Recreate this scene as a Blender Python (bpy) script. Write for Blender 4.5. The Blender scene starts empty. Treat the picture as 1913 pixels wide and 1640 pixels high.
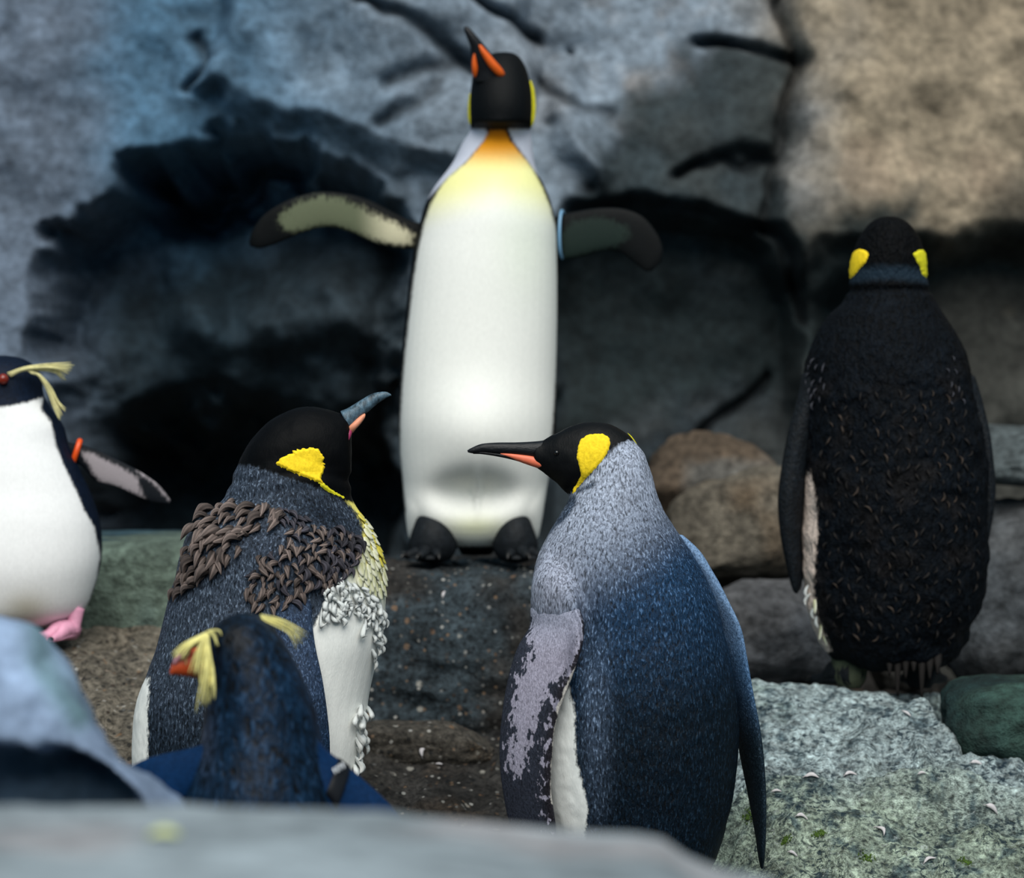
import bpy, bmesh, math, random
import numpy as np
from mathutils import Vector, Matrix
from mathutils.bvhtree import BVHTree

random.seed(7)
RNG = np.random.default_rng(7)
scene = bpy.context.scene
COL = scene.collection

# ------------------------------------------------------------------ camera
F, CX, CY, CAMZ = 5155.0, 956.5, 820.0, 0.69      # focal length in pixels of a 1913 x 1640 frame
cam = bpy.data.cameras.new('camera')
cam.sensor_fit = 'HORIZONTAL'
cam.sensor_width = 36.0
cam.lens = 36.0 * F / 1913.0
cam.clip_start, cam.clip_end = 0.05, 200
cam.dof.use_dof = True
cam.dof.focus_distance = 3.93
cam.dof.aperture_fstop = 3.3
camo = bpy.data.objects.new('camera', cam)
camo.location = (0, 0, CAMZ)
camo.rotation_euler = (math.pi / 2, 0, 0)
COL.objects.link(camo)
scene.camera = camo

# ------------------------------------------------------------------ light and exposure
w = bpy.data.worlds.new('overcast_sky')
scene.world = w
w.use_nodes = True
bg = w.node_tree.nodes['Background']
bg.inputs[0].default_value = (0.34, 0.64, 0.86, 1)
bg.inputs[1].default_value = 0.36
sun = bpy.data.lights.new('sun', 'SUN')
sun.energy = 4.0
sun.angle = math.radians(56)
sun.color = (1.0, 0.965, 0.90)
suno = bpy.data.objects.new('sun', sun)
suno.rotation_euler = Vector((-0.06, 0.76, -0.90)).to_track_quat('-Z', 'Y').to_euler()
COL.objects.link(suno)
vs = scene.view_settings
scene.display_settings.display_device = 'sRGB'
vs.view_transform = 'Standard'
vs.look = 'None'
vs.gamma = 1.0
vs.exposure = 0.0
vs.use_curve_mapping = False


# ------------------------------------------------------------------ helpers
def lin(c):
    a = np.asarray(c, float) / 255.0
    return np.where(a <= 0.04045, a / 12.92, ((a + 0.055) / 1.055) ** 2.4)


def L4(c):
    v = lin(c)
    return (float(v[0]), float(v[1]), float(v[2]), 1.0)


def P(px, py, d):
    px, py, d = np.broadcast_arrays(np.asarray(px, float), np.asarray(py, float), np.asarray(d, float))
    return np.stack([(px - CX) / F * d, d, CAMZ - (py - CY) / F * d], -1)


def proj(v):
    return np.stack([CX + v[:, 0] / v[:, 1] * F, CY - (v[:, 2] - CAMZ) / v[:, 1] * F], -1)


def _hash(ix, iy, iz, seed):
    h = (ix.astype(np.uint32) * np.uint32(374761393) + iy.astype(np.uint32) * np.uint32(668265263)
         + iz.astype(np.uint32) * np.uint32(2147483647) + np.uint32(seed * 974711 + 12345))
    h = (h ^ (h >> np.uint32(13))) * np.uint32(1274126177)
    h = h ^ (h >> np.uint32(16))
    h = h * np.uint32(2246822519)
    h = h ^ (h >> np.uint32(15))
    return (h & np.uint32(0xFFFFFF)).astype(np.float64) / float(0xFFFFFF) * 2 - 1


def vnoise(p, seed=0):
    i = np.floor(p).astype(np.int64)
    f = p - i
    u = f * f * f * (f * (f * 6 - 15) + 10)
    r = 0
    for a in (0, 1):
        wx = u[:, 0] if a else 1 - u[:, 0]
        for b in (0, 1):
            wy = u[:, 1] if b else 1 - u[:, 1]
            for c in (0, 1):
                wz = u[:, 2] if c else 1 - u[:, 2]
                r = r + wx * wy * wz * _hash(i[:, 0] + a, i[:, 1] + b, i[:, 2] + c, seed)
    return r


def fbm(p, octaves=4, seed=0, gain=0.5, ridged=False):
    r, a, s = 0, 1.0, 0.0
    for k in range(octaves):
        n = vnoise(p * 2 ** k + 17.3 * k, seed + k)
        if ridged:
            n = 1 - 2 * np.abs(n)
        r = r + a * n
        s += a
        a *= gain
    return r / s


def sstep(a, b, x):
    t = np.clip((x - a) / (b - a), 0, 1)
    return t * t * (3 - 2 * t)


def sdf(poly, q):
    """signed distance in pixels, positive inside the polygon"""
    poly = np.asarray(poly, float)
    d = np.full(len(q), 1e9)
    inside = np.zeros(len(q), bool)
    n = len(poly)
    for i in range(n):
        a, b = poly[i], poly[(i + 1) % n]
        e = b - a
        wv = q - a
        t = np.clip((wv @ e) / max(e @ e, 1e-9), 0, 1)
        d = np.minimum(d, np.hypot(wv[:, 0] - t * e[0], wv[:, 1] - t * e[1]))
        c = ((a[1] > q[:, 1]) != (b[1] > q[:, 1]))
        with np.errstate(divide='ignore', invalid='ignore'):
            xi = a[0] + (q[:, 1] - a[1]) * e[0] / (e[1] if abs(e[1]) > 1e-9 else 1e-9)
        inside ^= c & (q[:, 0] < xi)
    return np.where(inside, d, -d)


def seg_dist(line, q):
    d = np.full(len(q), 1e9)
    line = np.asarray(line, float)
    for a, b in zip(line[:-1], line[1:]):
        e = b - a
        wv = q - a
        t = np.clip((wv @ e) / max(e @ e, 1e-9), 0, 1)
        d = np.minimum(d, np.hypot(wv[:, 0] - t * e[0], wv[:, 1] - t * e[1]))
    return d


def blob(q, x, y, sx, sy, rot=0.0):
    c, s = math.cos(rot), math.sin(rot)
    dx, dy = q[:, 0] - x, q[:, 1] - y
    return np.exp(-(((dx * c + dy * s) / sx) ** 2 + ((-dx * s + dy * c) / sy) ** 2))


class MB:
    def __init__(self):
        self.v, self.f = [], []
        self.n = 0

    def add(self, v, f):
        v = np.asarray(v, float)
        self.v.append(v)
        self.f += [tuple(i + self.n for i in t) for t in f]
        self.n += len(v)
        return self

    def verts(self):
        return np.concatenate(self.v)

    def mesh(self, name, origin=None):
        v = self.verts()
        if origin is not None:
            v = v - np.asarray(origin)
        me = bpy.data.meshes.new(name)
        me.from_pydata(v.tolist(), [], self.f)
        bm = bmesh.new()
        bm.from_mesh(me)
        bmesh.ops.recalc_face_normals(bm, faces=bm.faces)
        bm.to_mesh(me)
        bm.free()
        return me


def link(name, me, mat=None, root=None, smooth=True):
    o = bpy.data.objects.new(name, me)
    COL.objects.link(o)
    if root is not None:
        o.parent = root
    if mat is not None:
        me.materials.clear()
        me.materials.append(mat)
    if smooth:
        me.polygons.foreach_set('use_smooth', [True] * len(me.polygons))
    return o


def tag(o, label, cat, group=None, kind=None):
    o['label'] = label
    o['category'] = cat
    if group:
        o['group'] = group
    if kind:
        o['kind'] = kind
    return o


def empty(name, loc, label, cat, group=None):
    o = bpy.data.objects.new(name, None)
    o.empty_display_size = 0.05
    o.location = loc
    COL.objects.link(o)
    return tag(o, label, cat, group)


def worldloc(root):
    return np.array(root.location) if root is not None else np.zeros(3)


def catmull(a, sub):
    a = np.asarray(a, float)
    p = np.concatenate([[2 * a[0] - a[1]], a, [2 * a[-1] - a[-2]]])
    out = []
    for i in range(1, len(p) - 2):
        p0, p1, p2, p3 = p[i - 1], p[i], p[i + 1], p[i + 2]
        for k in range(sub):
            t = k / sub
            out.append(0.5 * (2 * p1 + (p2 - p0) * t + (2 * p0 - 5 * p1 + 4 * p2 - p3) * t * t
                              + (3 * p1 - p0 - 3 * p2 + p3) * t ** 3))
    out.append(p[-2])
    return np.array(out)


def loft(mb, secs, d, nr=40, sub=5, ex=2.0):
    """secs: (left x, left y, left depth, right x, right y, right depth, half thickness); a solid lofted through them"""
    s = d / F
    a = catmull(secs, sub)
    a[:, 6] = np.maximum(a[:, 6], 0.4)
    Lp = P(a[:, 0], a[:, 1], d + a[:, 2] * s)
    Rp = P(a[:, 3], a[:, 4], d + a[:, 5] * s)
    c, u = (Lp + Rp) / 2, (Rp - Lp) / 2
    t = np.gradient(c, axis=0)
    v = np.cross(u, t)
    v /= np.maximum(np.linalg.norm(v, axis=1, keepdims=True), 1e-12)
    v *= (a[:, 6] * s)[:, None]
    th = np.arange(nr) / nr * 2 * math.pi
    co, si = np.cos(th), np.sin(th)
    if ex != 2.0:
        co = np.sign(co) * np.abs(co) ** (2 / ex)
        si = np.sign(si) * np.abs(si) ** (2 / ex)
    V = c[:, None] + co[None, :, None] * u[:, None] + si[None, :, None] * v[:, None]
    n = len(a)
    V = V.reshape(-1, 3)
    f = []
    for i in range(n - 1):
        for j in range(nr):
            k = (j + 1) % nr
            f.append((i * nr + j, i * nr + k, (i + 1) * nr + k, (i + 1) * nr + j))
    V = np.concatenate([V, c[:1], c[-1:]])
    for j in range(nr):
        k = (j + 1) % nr
        f.append((n * nr, k, j))
        f.append((n * nr + 1, (n - 1) * nr + j, (n - 1) * nr + k))
    mb.add(V, f)
    return mb


def flat(rows, hd=None):
    """(y, left x, right x, half depth, depth offset) rows to loft sections"""
    out = []
    for r in rows:
        y, lx, rx, h = r[:4]
        dd = r[4] if len(r) > 4 else 0
        out.append((lx, y, dd, rx, y, dd, h))
    return out


def remeshed(mb, voxel, smooth=6):
    o = link('body_mesh_source', mb.mesh('body_mesh_source'), smooth=False)
    m = o.modifiers.new('r', 'REMESH')
    m.mode = 'VOXEL'
    m.voxel_size = voxel
    m2 = o.modifiers.new('s', 'SMOOTH')
    m2.factor = 0.5
    m2.iterations = smooth
    dg = bpy.context.evaluated_depsgraph_get()
    me = bpy.data.meshes.new_from_object(o.evaluated_get(dg))
    old = o.data
    bpy.data.objects.remove(o)
    bpy.data.meshes.remove(old)
    return me


def get_v(me):
    a = np.empty(len(me.vertices) * 3)
    me.vertices.foreach_get('co', a)
    return a.reshape(-1, 3)


def set_v(me, v):
    me.vertices.foreach_set('co', np.ascontiguousarray(v).ravel())
    me.update()


def get_n(me):
    a = np.empty(len(me.vertices) * 3)
    me.vertex_normals.foreach_get('vector', a)
    return a.reshape(-1, 3)


def fattr(me, name, val):
    a = me.attributes.new(name, 'FLOAT', 'POINT')
    a.data.foreach_set('value', np.ascontiguousarray(val, dtype=np.float32))


def cattr(me, name, rgb):
    a = me.attributes.new(name, 'FLOAT_COLOR', 'POINT')
    q = np.ones((len(rgb), 4), np.float32)
    q[:, :3] = rgb
    a.data.foreach_set('color', q.ravel())


def facing(v, n):
    vd = np.array([0, 0, CAMZ]) - v
    vd /= np.linalg.norm(vd, axis=1, keepdims=True)
    return (n * vd).sum(1)


def bvh_of(o):
    me = o.data
    loc = worldloc(o.parent) + np.array(o.location)
    v = get_v(me) + loc
    return BVHTree.FromPolygons([Vector(x) for x in v], [tuple(p.vertices) for p in me.polygons])


def cast(bvh, px, py):
    dr = Vector(((px - CX) / F, 1.0, -(py - CY) / F)).normalized()
    return bvh.ray_cast(Vector((0, 0, CAMZ)), dr)


# ------------------------------------------------------------------ materials
class N:
    def __init__(self, name):
        self.m = bpy.data.materials.new(name)
        self.m.use_nodes = True
        self.t = self.m.node_tree
        self.b = self.t.nodes['Principled BSDF']

    def n(self, typ, **kw):
        x = self.t.nodes.new(typ)
        for k, v in kw.items():
            setattr(x, k, v)
        return x

    def l(self, a, b):
        self.t.links.new(a, b)

    def attr(self, name, fac=False):
        x = self.n('ShaderNodeAttribute', attribute_name=name)
        return x.outputs['Fac' if fac else 'Color']

    def coords(self, scale=(1, 1, 1), rot=(0, 0, 0)):
        tc = self.n('ShaderNodeTexCoord')
        mp = self.n('ShaderNodeMapping')
        mp.inputs['Scale'].default_value = scale
        mp.inputs['Rotation'].default_value = rot
        self.l(tc.outputs['Object'], mp.inputs['Vector'])
        return mp.outputs['Vector']

    def noise(self, vec, scale=1.0, detail=3.0, rough=0.5, dist=0.0):
        x = self.n('ShaderNodeTexNoise')
        x.inputs['Scale'].default_value = scale
        x.inputs['Detail'].default_value = detail
        x.inputs['Roughness'].default_value = rough
        x.inputs['Distortion'].default_value = dist
        self.l(vec, x.inputs['Vector'])
        return x.outputs['Fac']

    def vor(self, vec, scale=1.0, out='Distance', feature='F1'):
        x = self.n('ShaderNodeTexVoronoi', feature=feature)
        x.inputs['Scale'].default_value = scale
        self.l(vec, x.inputs['Vector'])
        return x.outputs[out]

    def rng(self, val, a, b, c=0.0, d=1.0, smooth=False):
        x = self.n('ShaderNodeMapRange', interpolation_type='SMOOTHSTEP' if smooth else 'LINEAR')
        for i, q in enumerate((a, b, c, d)):
            x.inputs[i + 1].default_value = q
        self.l(val, x.inputs[0])
        return x.outputs[0]

    def math(self, op, a, b=None):
        x = self.n('ShaderNodeMath', operation=op)
        for i, q in enumerate((a, b)):
            if q is None:
                continue
            if isinstance(q, (int, float)):
                x.inputs[i].default_value = q
            else:
                self.l(q, x.inputs[i])
        return x.outputs[0]

    def mix(self, fac, a, b, blend='MIX'):
        x = self.n('ShaderNodeMix', data_type='RGBA', blend_type=blend)
        for sock, q in ((x.inputs[0], fac), (x.inputs[6], a), (x.inputs[7], b)):
            if isinstance(q, (int, float)):
                sock.default_value = q
            elif isinstance(q, tuple):
                sock.default_value = q
            else:
                self.l(q, sock)
        return x.outputs[2]

    def bump(self, h, strength=0.5, dist=0.002, normal=None):
        x = self.n('ShaderNodeBump')
        x.inputs['Strength'].default_value = strength
        x.inputs['Distance'].default_value = dist
        self.l(h, x.inputs['Height'])
        if normal is not None:
            self.l(normal, x.inputs['Normal'])
        return x.outputs['Normal']

    def out(self, color, rough=0.6, spec=0.3, normal=None):
        if isinstance(color, tuple):
            self.b.inputs['Base Color'].default_value = color
        else:
            self.l(color, self.b.inputs['Base Color'])
        if isinstance(rough, (int, float)):
            self.b.inputs['Roughness'].default_value = rough
        else:
            self.l(rough, self.b.inputs['Roughness'])
        self.b.inputs['Specular IOR Level'].default_value = spec
        if normal is not None:
            self.l(normal, self.b.inputs['Normal'])
        return self.m


def plumage(name, layers, fs=(420, 420, 150), streak=0.5, bump=0.7, bdist=0.0016, vary=0.35,
            rough=0.6, spec=0.12, jit=6.0, jscale=160.0, sheen=0.0, lay=0.05, tips=0.0):
    """base colour from the attribute tone, then crisp plumage regions; short overlapping feather relief"""
    k = N(name)
    v = k.coords(fs)
    fe = k.noise(v, 1.0, 2.0, 0.55, 0.6)
    big = k.noise(k.coords((1, 1, 1)), 14.0, 4.0, 0.6)
    jn = k.noise(k.coords((1, 1, 0.6)), jscale, 3.0, 0.6)
    col = k.attr('tone')
    dark = k.mix(1.0, col, k.rng(fe, 0.3, 0.68, 1 - streak, 1 + streak * 0.55), 'MULTIPLY')
    col = k.mix(1.0, dark, k.rng(big, 0.3, 0.7, 1 - vary * 0.5, 1 + vary * 0.5), 'MULTIPLY')
    if tips:
        col = k.mix(k.rng(fe, 0.56, 0.72, 0, tips, True), col, k.attr('tip'))
    soft_all = None
    for (a, c, soft, *rest) in layers:  # noqa
        amp = rest[0] if rest else jit
        q = k.math('ADD', k.attr(a, True), k.rng(jn, 0.25, 0.75, -amp, amp))
        fac = k.rng(q, -soft, soft, 0, 1, True)
        if isinstance(c, str):
            c = k.attr(c)
        c2 = k.mix(1.0, c, k.rng(fe, 0.3, 0.7, 1 - lay, 1 + lay * 0.5), 'MULTIPLY')
        col = k.mix(fac, col, c2)
        if len(rest) > 1 and rest[1]:
            soft_all = fac if soft_all is None else k.math('MAXIMUM', soft_all, fac)
    h = fe
    if soft_all is not None:
        h = k.math('MULTIPLY', fe, k.rng(soft_all, 0, 1, 1.0, 0.18))
    nrm = k.bump(h, bump, bdist)
    m = k.out(col, rough, spec, nrm)
    if sheen:
        k.b.inputs['Sheen Weight'].default_value = sheen
        k.b.inputs['Sheen Roughness'].default_value = 0.4
    return m


def rockmat(name, speck=0.6, speck_scale=150.0, warm=0.3, bump=0.8, bdist=0.006, grain=60.0, contrast=0.5, rough=0.85,
            specks=True, spec=0.25, pits=0.0):
    k = N(name)
    v = k.coords()
    n1 = k.noise(v, grain, 5.0, 0.65)
    n2 = k.noise(v, grain * 0.18, 4.0, 0.6)
    n3 = k.noise(v, grain * 4, 2.0, 0.6)
    col = k.attr('tone')
    col = k.mix(1.0, col, k.rng(n1, 0.32, 0.68, 1 - contrast, 1 + contrast), 'MULTIPLY')
    col = k.mix(1.0, col, k.rng(n2, 0.3, 0.7, 1 - contrast * 0.6, 1 + contrast * 0.6), 'MULTIPLY')
    if pits:
        pn = k.noise(k.coords((1, 1, 1.5)), 105.0, 3.0, 0.6, 0.8)
        col = k.mix(k.math('MULTIPLY', k.rng(pn, 0.50, 0.60, 0, pits, True), k.rng(k.noise(v, 17.0, 4.0, 0.6), 0.40, 0.58, 0.35, 1.0)), col, L4((18, 42, 56)))  # relief shade of the pits painted in as dark teal
        col = k.mix(k.rng(pn, 0.42, 0.30, 0, 0.5, True), col, L4((196, 206, 206)))  # pale relief highlights painted in between the pits
    if specks:
        vd = k.n('ShaderNodeTexVoronoi')
        vd.inputs['Scale'].default_value = speck_scale
        k.l(v, vd.inputs['Vector'])
        sp = k.n('ShaderNodeSeparateColor')
        k.l(vd.outputs['Color'], sp.inputs['Color'])
        m1 = k.math('MULTIPLY', k.rng(vd.outputs['Distance'], 0.36, 0.26), k.rng(sp.outputs[0], 0.70, 0.90, 0, speck))
        grit = k.mix(k.rng(sp.outputs[1], 0.45, 0.55), L4((188, 186, 180)), L4((128, 104, 82)))
        col = k.mix(m1, col, grit)
        vb = k.n('ShaderNodeTexVoronoi')
        vb.inputs['Scale'].default_value = speck_scale * 0.45
        k.l(v, vb.inputs['Vector'])
        sb = k.n('ShaderNodeSeparateColor')
        k.l(vb.outputs['Color'], sb.inputs['Color'])
        m3 = k.math('MULTIPLY', k.rng(k.math('ADD', vb.outputs['Distance'], k.rng(n3, 0, 1, -0.12, 0.12)), 0.30, 0.20), k.rng(sb.outputs[0], 0.84, 0.87, 0, speck * 0.8))
        col = k.mix(m3, col, k.mix(k.rng(sb.outputs[1], 0.4, 0.6), L4((190, 186, 176)), L4((140, 108, 80))))
        m2 = k.math('MULTIPLY', k.rng(vd.outputs['Distance'], 0.42, 0.3), k.rng(sp.outputs[2], 0.74, 0.8, 0, 0.75))
        col = k.mix(m2, col, L4((16, 20, 24)))
    h = k.math('ADD', k.math('MULTIPLY', n1, 1.0), k.math('MULTIPLY', n3, 0.35))
    if pits:
        h = k.math('SUBTRACT', h, k.math('MULTIPLY', pn, 1.4))
    return k.out(col, rough, spec, k.bump(h, bump, bdist))


def simple(name, c, rough=0.5, spec=0.4, var=0.25, scale=60.0, bump=0.0, stretch=(1, 1, 1)):
    k = N(name)
    n = k.noise(k.coords(stretch), scale, 4.0, 0.6)
    col = k.mix(1.0, L4(c), k.rng(n, 0.3, 0.7, 1 - var, 1 + var), 'MULTIPLY')
    return k.out(col, rough, spec, k.bump(n, bump, 0.002) if bump else None)


def tonemat(name, rough=0.6, spec=0.3, scale=(300, 300, 60), var=0.3, bump=0.5, bdist=0.001):
    k = N(name)
    n = k.noise(k.coords(scale), 1.0, 3.0, 0.6)
    col = k.mix(1.0, k.attr('tone'), k.rng(n, 0.3, 0.7, 1 - var, 1 + var), 'MULTIPLY')
    return k.out(col, rough, spec, k.bump(n, bump, bdist))


M = {}
M['wall'] = rockmat('wall_rock', 0.35, 70, bump=0.5, bdist=0.006, grain=48, contrast=0.34, specks=False)
M['dark_rock'] = rockmat('speckled_dark_rock', 0.8, 100, bump=1.0, bdist=0.008, grain=90, contrast=0.8)
M['gravel'] = rockmat('gravelly_ground', 0.85, 95, bump=1.0, bdist=0.010, grain=90, contrast=0.85)
M['pale_rock'] = rockmat('lichened_pale_rock', 0.2, 170, bump=1.0, bdist=0.008, grain=110, contrast=0.85, specks=False, pits=0.9)
M['boulder'] = rockmat('grey_boulder', 0.3, 70, bump=0.9, bdist=0.008, grain=55, contrast=0.55, specks=False)
M['smooth_rock'] = rockmat('worn_foreground_rock', 0.2, 70, bump=0.5, bdist=0.004, grain=26, contrast=0.3, specks=False)
M['black_bill'] = simple('black_horn', (18, 20, 24), 0.45, 0.3, 0.4, 120, 0.4, (1, 1, 3))
M['slate_bill'] = simple('slate_horn', (72, 94, 108), 0.45, 0.4, 0.8, 170, 0.8, (1, 1, 0.5))
M['orange_plate'] = simple('orange_plate', (236, 120, 88), 0.45, 0.4, 0.12, 60)
M['amber_plate'] = simple('amber_plate', (226, 96, 22), 0.45, 0.4, 0.12, 60)
M['peach_plate'] = simple('peach_plate', (226, 150, 118), 0.45, 0.4, 0.15, 60)
M['gape'] = simple('magenta_gape', (150, 45, 85), 0.4, 0.5, 0.2, 60)
M['eye'] = simple('dark_eye', (12, 10, 10), 0.12, 0.6, 0.1)
M['red_eye'] = simple('red_eye', (120, 32, 16), 0.15, 0.6, 0.2)
M['red_bill'] = simple('red_orange_bill', (186, 74, 34), 0.45, 0.4, 0.3, 60)
M['black_foot'] = simple('black_scaly_skin', (22, 26, 30), 0.6, 0.15, 0.4, 90, 0.8)
M['pink_foot'] = simple('pink_skin', (214, 150, 176), 0.5, 0.4, 0.15, 60, 0.4)
M['claw'] = simple('dark_claw', (20, 18, 18), 0.4, 0.5, 0.2)
M['yellow_patch'] = simple('yellow_ear_feathers', (250, 214, 40), 0.7, 0.15, 0.14, 260, 0.5, (1, 1, 0.5))
M['dim_yellow'] = simple('yellow_green_feathers', (214, 206, 40), 0.7, 0.15, 0.14, 260, 0.5, (1, 1, 0.5))
M['crest'] = simple('pale_yellow_crest', (214, 206, 150), 0.6, 0.2, 0.2, 90)
M['crest_bright'] = simple('yellow_crest', (226, 218, 142), 0.6, 0.2, 0.25, 90)
M['orange_band'] = simple('orange_plastic', (232, 82, 20), 0.35, 0.5, 0.05)
M['blue_band'] = simple('pale_blue_plastic', (120, 165, 200), 0.3, 0.5, 0.05)
M['white_band'] = simple('dark_plastic', (9, 13, 20), 0.5, 0.2, 0.05)
M['band_mark'] = simple('white_print', (225, 230, 235), 0.5, 0.3, 0.05)
M['white_feather'] = simple('white_feather', (196, 192, 194), 0.7, 0.15, 0.12, 200)
M['moss'] = simple('bright_moss', (66, 88, 38), 0.9, 0.1, 0.5, 120, 1.0)
M['leaf'] = simple('yellow_leaf', (206, 212, 150), 0.6, 0.2, 0.15, 60)
M['tail'] = simple('dark_tail_quill', (20, 17, 16), 0.7, 0.2, 0.4, 80, 0.5, (3, 3, 0.5))
M['olive_lump'] = simple('olive_grey_skin', (72, 78, 62), 0.75, 0.2, 0.3, 50, 0.8)
M['tuft'] = tonemat('moulting_old_feather', 0.65, 0.25, (500, 500, 500), 0.35, 0.6, 0.001)

# ------------------------------------------------------------------ rock wall behind
WD = 5.6


def wall_fields(q):
    """depth displacement (metres, positive away from the camera) and rock colour over the wall's own face"""
    p3 = np.stack([q[:, 0] / 260.0, q[:, 1] / 260.0, np.zeros(len(q))], -1)
    warp = np.stack([fbm(p3 * 2.2, 3, 41), fbm(p3 * 2.2 + 9.1, 3, 47)], -1) * 34
    qw = q + warp
    qc = qw + np.stack([fbm(p3 * 4.5 + 2, 3, 141), fbm(p3 * 4.5 + 7, 3, 147)], -1) * 38
    z = -(q[:, 1] - CY) / F * WD
    y = 0.16 * z + 0.10 * fbm(p3 * 0.8, 3, 3) + 0.030 * fbm(p3 * 2.2, 3, 11)
    # hollow under an overhang on the left
    cave = sdf([(55, 480), (60, 390), (190, 345), (215, 285), (330, 265), (410, 222), (440, 218), (560, 268), (690, 300),
                (745, 350), (765, 430), (770, 1500), (40, 1500), (95, 860), (50, 640)], qc)
    hol = sstep(-10, 75, cave)
    dep = (0.42 + 0.10 * fbm(p3 * 1.7, 3, 21) + 0.55 * sstep(720, 900, q[:, 1] + 60 * fbm(p3 * 3, 3, 121))
           + 0.40 * blob(qc, 310, 310, 130, 60, -0.25) + 0.30 * blob(qc, 560, 300, 170, 34, 0.28))
    y = y + hol * dep
    y = y - hol * (0.30 * blob(qw, 620, 575, 130, 120) + 0.16 * blob(qw, 330, 600, 50, 120, -0.4)
                   + 0.18 * blob(qw, 550, 320, 90, 26, 0.2) + 0.10 * blob(qw, 180, 640, 70, 90))
    # lower right face set back under a long arched lip
    low = sdf([(1040, 402), (1110, 385), (1200, 378), (1330, 392), (1410, 428), (1440, 475), (1500, 545), (1530, 660),
               (1520, 900), (1510, 1500), (1000, 1500), (1000, 420)], qw)
    y = y + sstep(-4, 46, low) * 0.20
    lowr = sdf([(1520, 560), (1640, 470), (1760, 430), (1913, 420), (2300, 400), (2300, 1500), (1500, 1500)], qw)
    y = y + sstep(-10, 80, lowr) * 0.16
    # slab right of the vertical joint stands proud
    slab = sdf([(1490, -900), (1490, 120), (1478, 250), (1440, 330), (1425, 430), (1500, 540), (1560, 480), (3400, 480),
                (3400, -900)], qw)
    y = y - sstep(-10, 40, slab) * 0.07
    y = y - 0.06 * sstep(0, 60, sdf([(1120, 180), (1180, 330), (1130, 380), (1080, 360), (1010, 230), (1000, 100), (1100, 60)], qw))
    mid = sdf([(370, -400), (385, 90), (355, 150), (410, 205), (520, 235), (700, 290), (850, 330), (1000, 240), (1000, -400)], qw)
    y = y - sstep(-10, 40, mid) * 0.09
    crk = np.full(len(q), 1e9)
    wid = 1.0
    dark = np.zeros(len(q))
    for line, wd_, dp in (
            ([(680, 0), (760, 30), (830, 85), (880, 130)], 13, 0.05), ([(860, -20), (950, 30), (1020, 62)], 11, 0.05),
            ([(720, 150), (800, 132), (880, 128)], 18, 0.03), ([(1000, 150), (1080, 180), (1130, 215)], 9, 0.03),
            ([(1310, 52), (1390, 60), (1460, 98), (1500, 104)], 13, 0.06),
            ([(1485, -50), (1490, 120), (1468, 250), (1430, 330), (1420, 420), (1488, 500), (1512, 600)], 10, 0.05),
            ([(1290, 322), (1350, 288), (1430, 290)], 13, 0.06), ([(1060, 400), (1200, 380), (1330, 392), (1420, 440)], 13, 0.05),
            ([(1420, 440), (1500, 548), (1520, 610)], 12, 0.05), ([(1460, 690), (1330, 815)], 10, 0.04),
            ([(760, 700), (700, 760), (690, 900)], 10, 0.02), ([(350, 40), (385, 90), (350, 150)], 10, 0.04),
            ([(690, 235), (760, 200), (830, 160)], 14, 0.03)):
        dd = seg_dist(line, qw)
        g = np.exp(-(dd / wd_) ** 2)
        y = y + dp * g
        dark = np.maximum(dark, g * 0.8)
    for (x0, y0, r) in ((1040, 215, 14), (1095, 355, 16), (395, 165, 18), (1072, 85, 8)):
        g = blob(qw, x0, y0, r, r)
        y = y + 0.03 * g
        dark = np.maximum(dark, 0.7 * g)
    y = y + 0.003 * fbm(p3 * 14, 3, 77)
    # rock colour: slate blue to the left, grey in the middle, rusty brown to the right, shade painted in low down
    a = sstep(250, 900, q[:, 0] + warp[:, 0] * 3)
    b = sstep(1280, 1620, q[:, 0] + warp[:, 1] * 3)
    blue, grey, brown = lin((68, 100, 124)), lin((114, 126, 138)), lin((132, 120, 102))
    col = blue[None] * (1 - a)[:, None] + grey[None] * a[:, None]
    col = col * (1 - b)[:, None] + brown[None] * b[:, None]
    lft = sstep(300, 60, q[:, 0] + warp[:, 0] * 2) * 0.6
    col = col * (1 - lft)[:, None] + lin((98, 98, 106))[None] * lft[:, None]
    rust = sstep(0.15, 0.5, fbm(p3 * 1.6 + 3, 4, 91)) * sstep(850, 1250, q[:, 0])
    col = col * (1 - 0.45 * rust)[:, None] + (lin((140, 122, 104)) * 0.9)[None] * (0.45 * rust)[:, None]
    low_shade = sstep(330, 520, q[:, 1] + 260 * fbm(p3 * 1.2, 4, 57) - 0.05 * np.abs(q[:, 0] - 1000))
    shade_col = lin((27, 38, 42))
    low_shade = low_shade * 0.85 * sstep(60, 200, q[:, 0])
    col = col * (1 - low_shade)[:, None] + shade_col[None] * low_shade[:, None]
    dark_zone = sstep(-60, 20, sdf([(1110, 345), (1150, 250), (1180, 185), (1280, 135), (1330, 60), (1470, 90), (1480, 200), (1440, 330), (1500, 560),
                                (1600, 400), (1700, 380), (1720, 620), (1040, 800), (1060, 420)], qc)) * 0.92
    col = col * (1 - dark_zone)[:, None] + lin((28, 38, 40))[None] * dark_zone[:, None]  # darker grey-green area above and below the arched lip
    col = col * (1 - 0.8 * dark)[:, None] + lin((18, 22, 26))[None] * (0.8 * dark)[:, None]
    mott = 1 + 0.5 * fbm(p3 * 7, 5, 63, 0.65)
    return y, col * mott[:, None]


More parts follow.
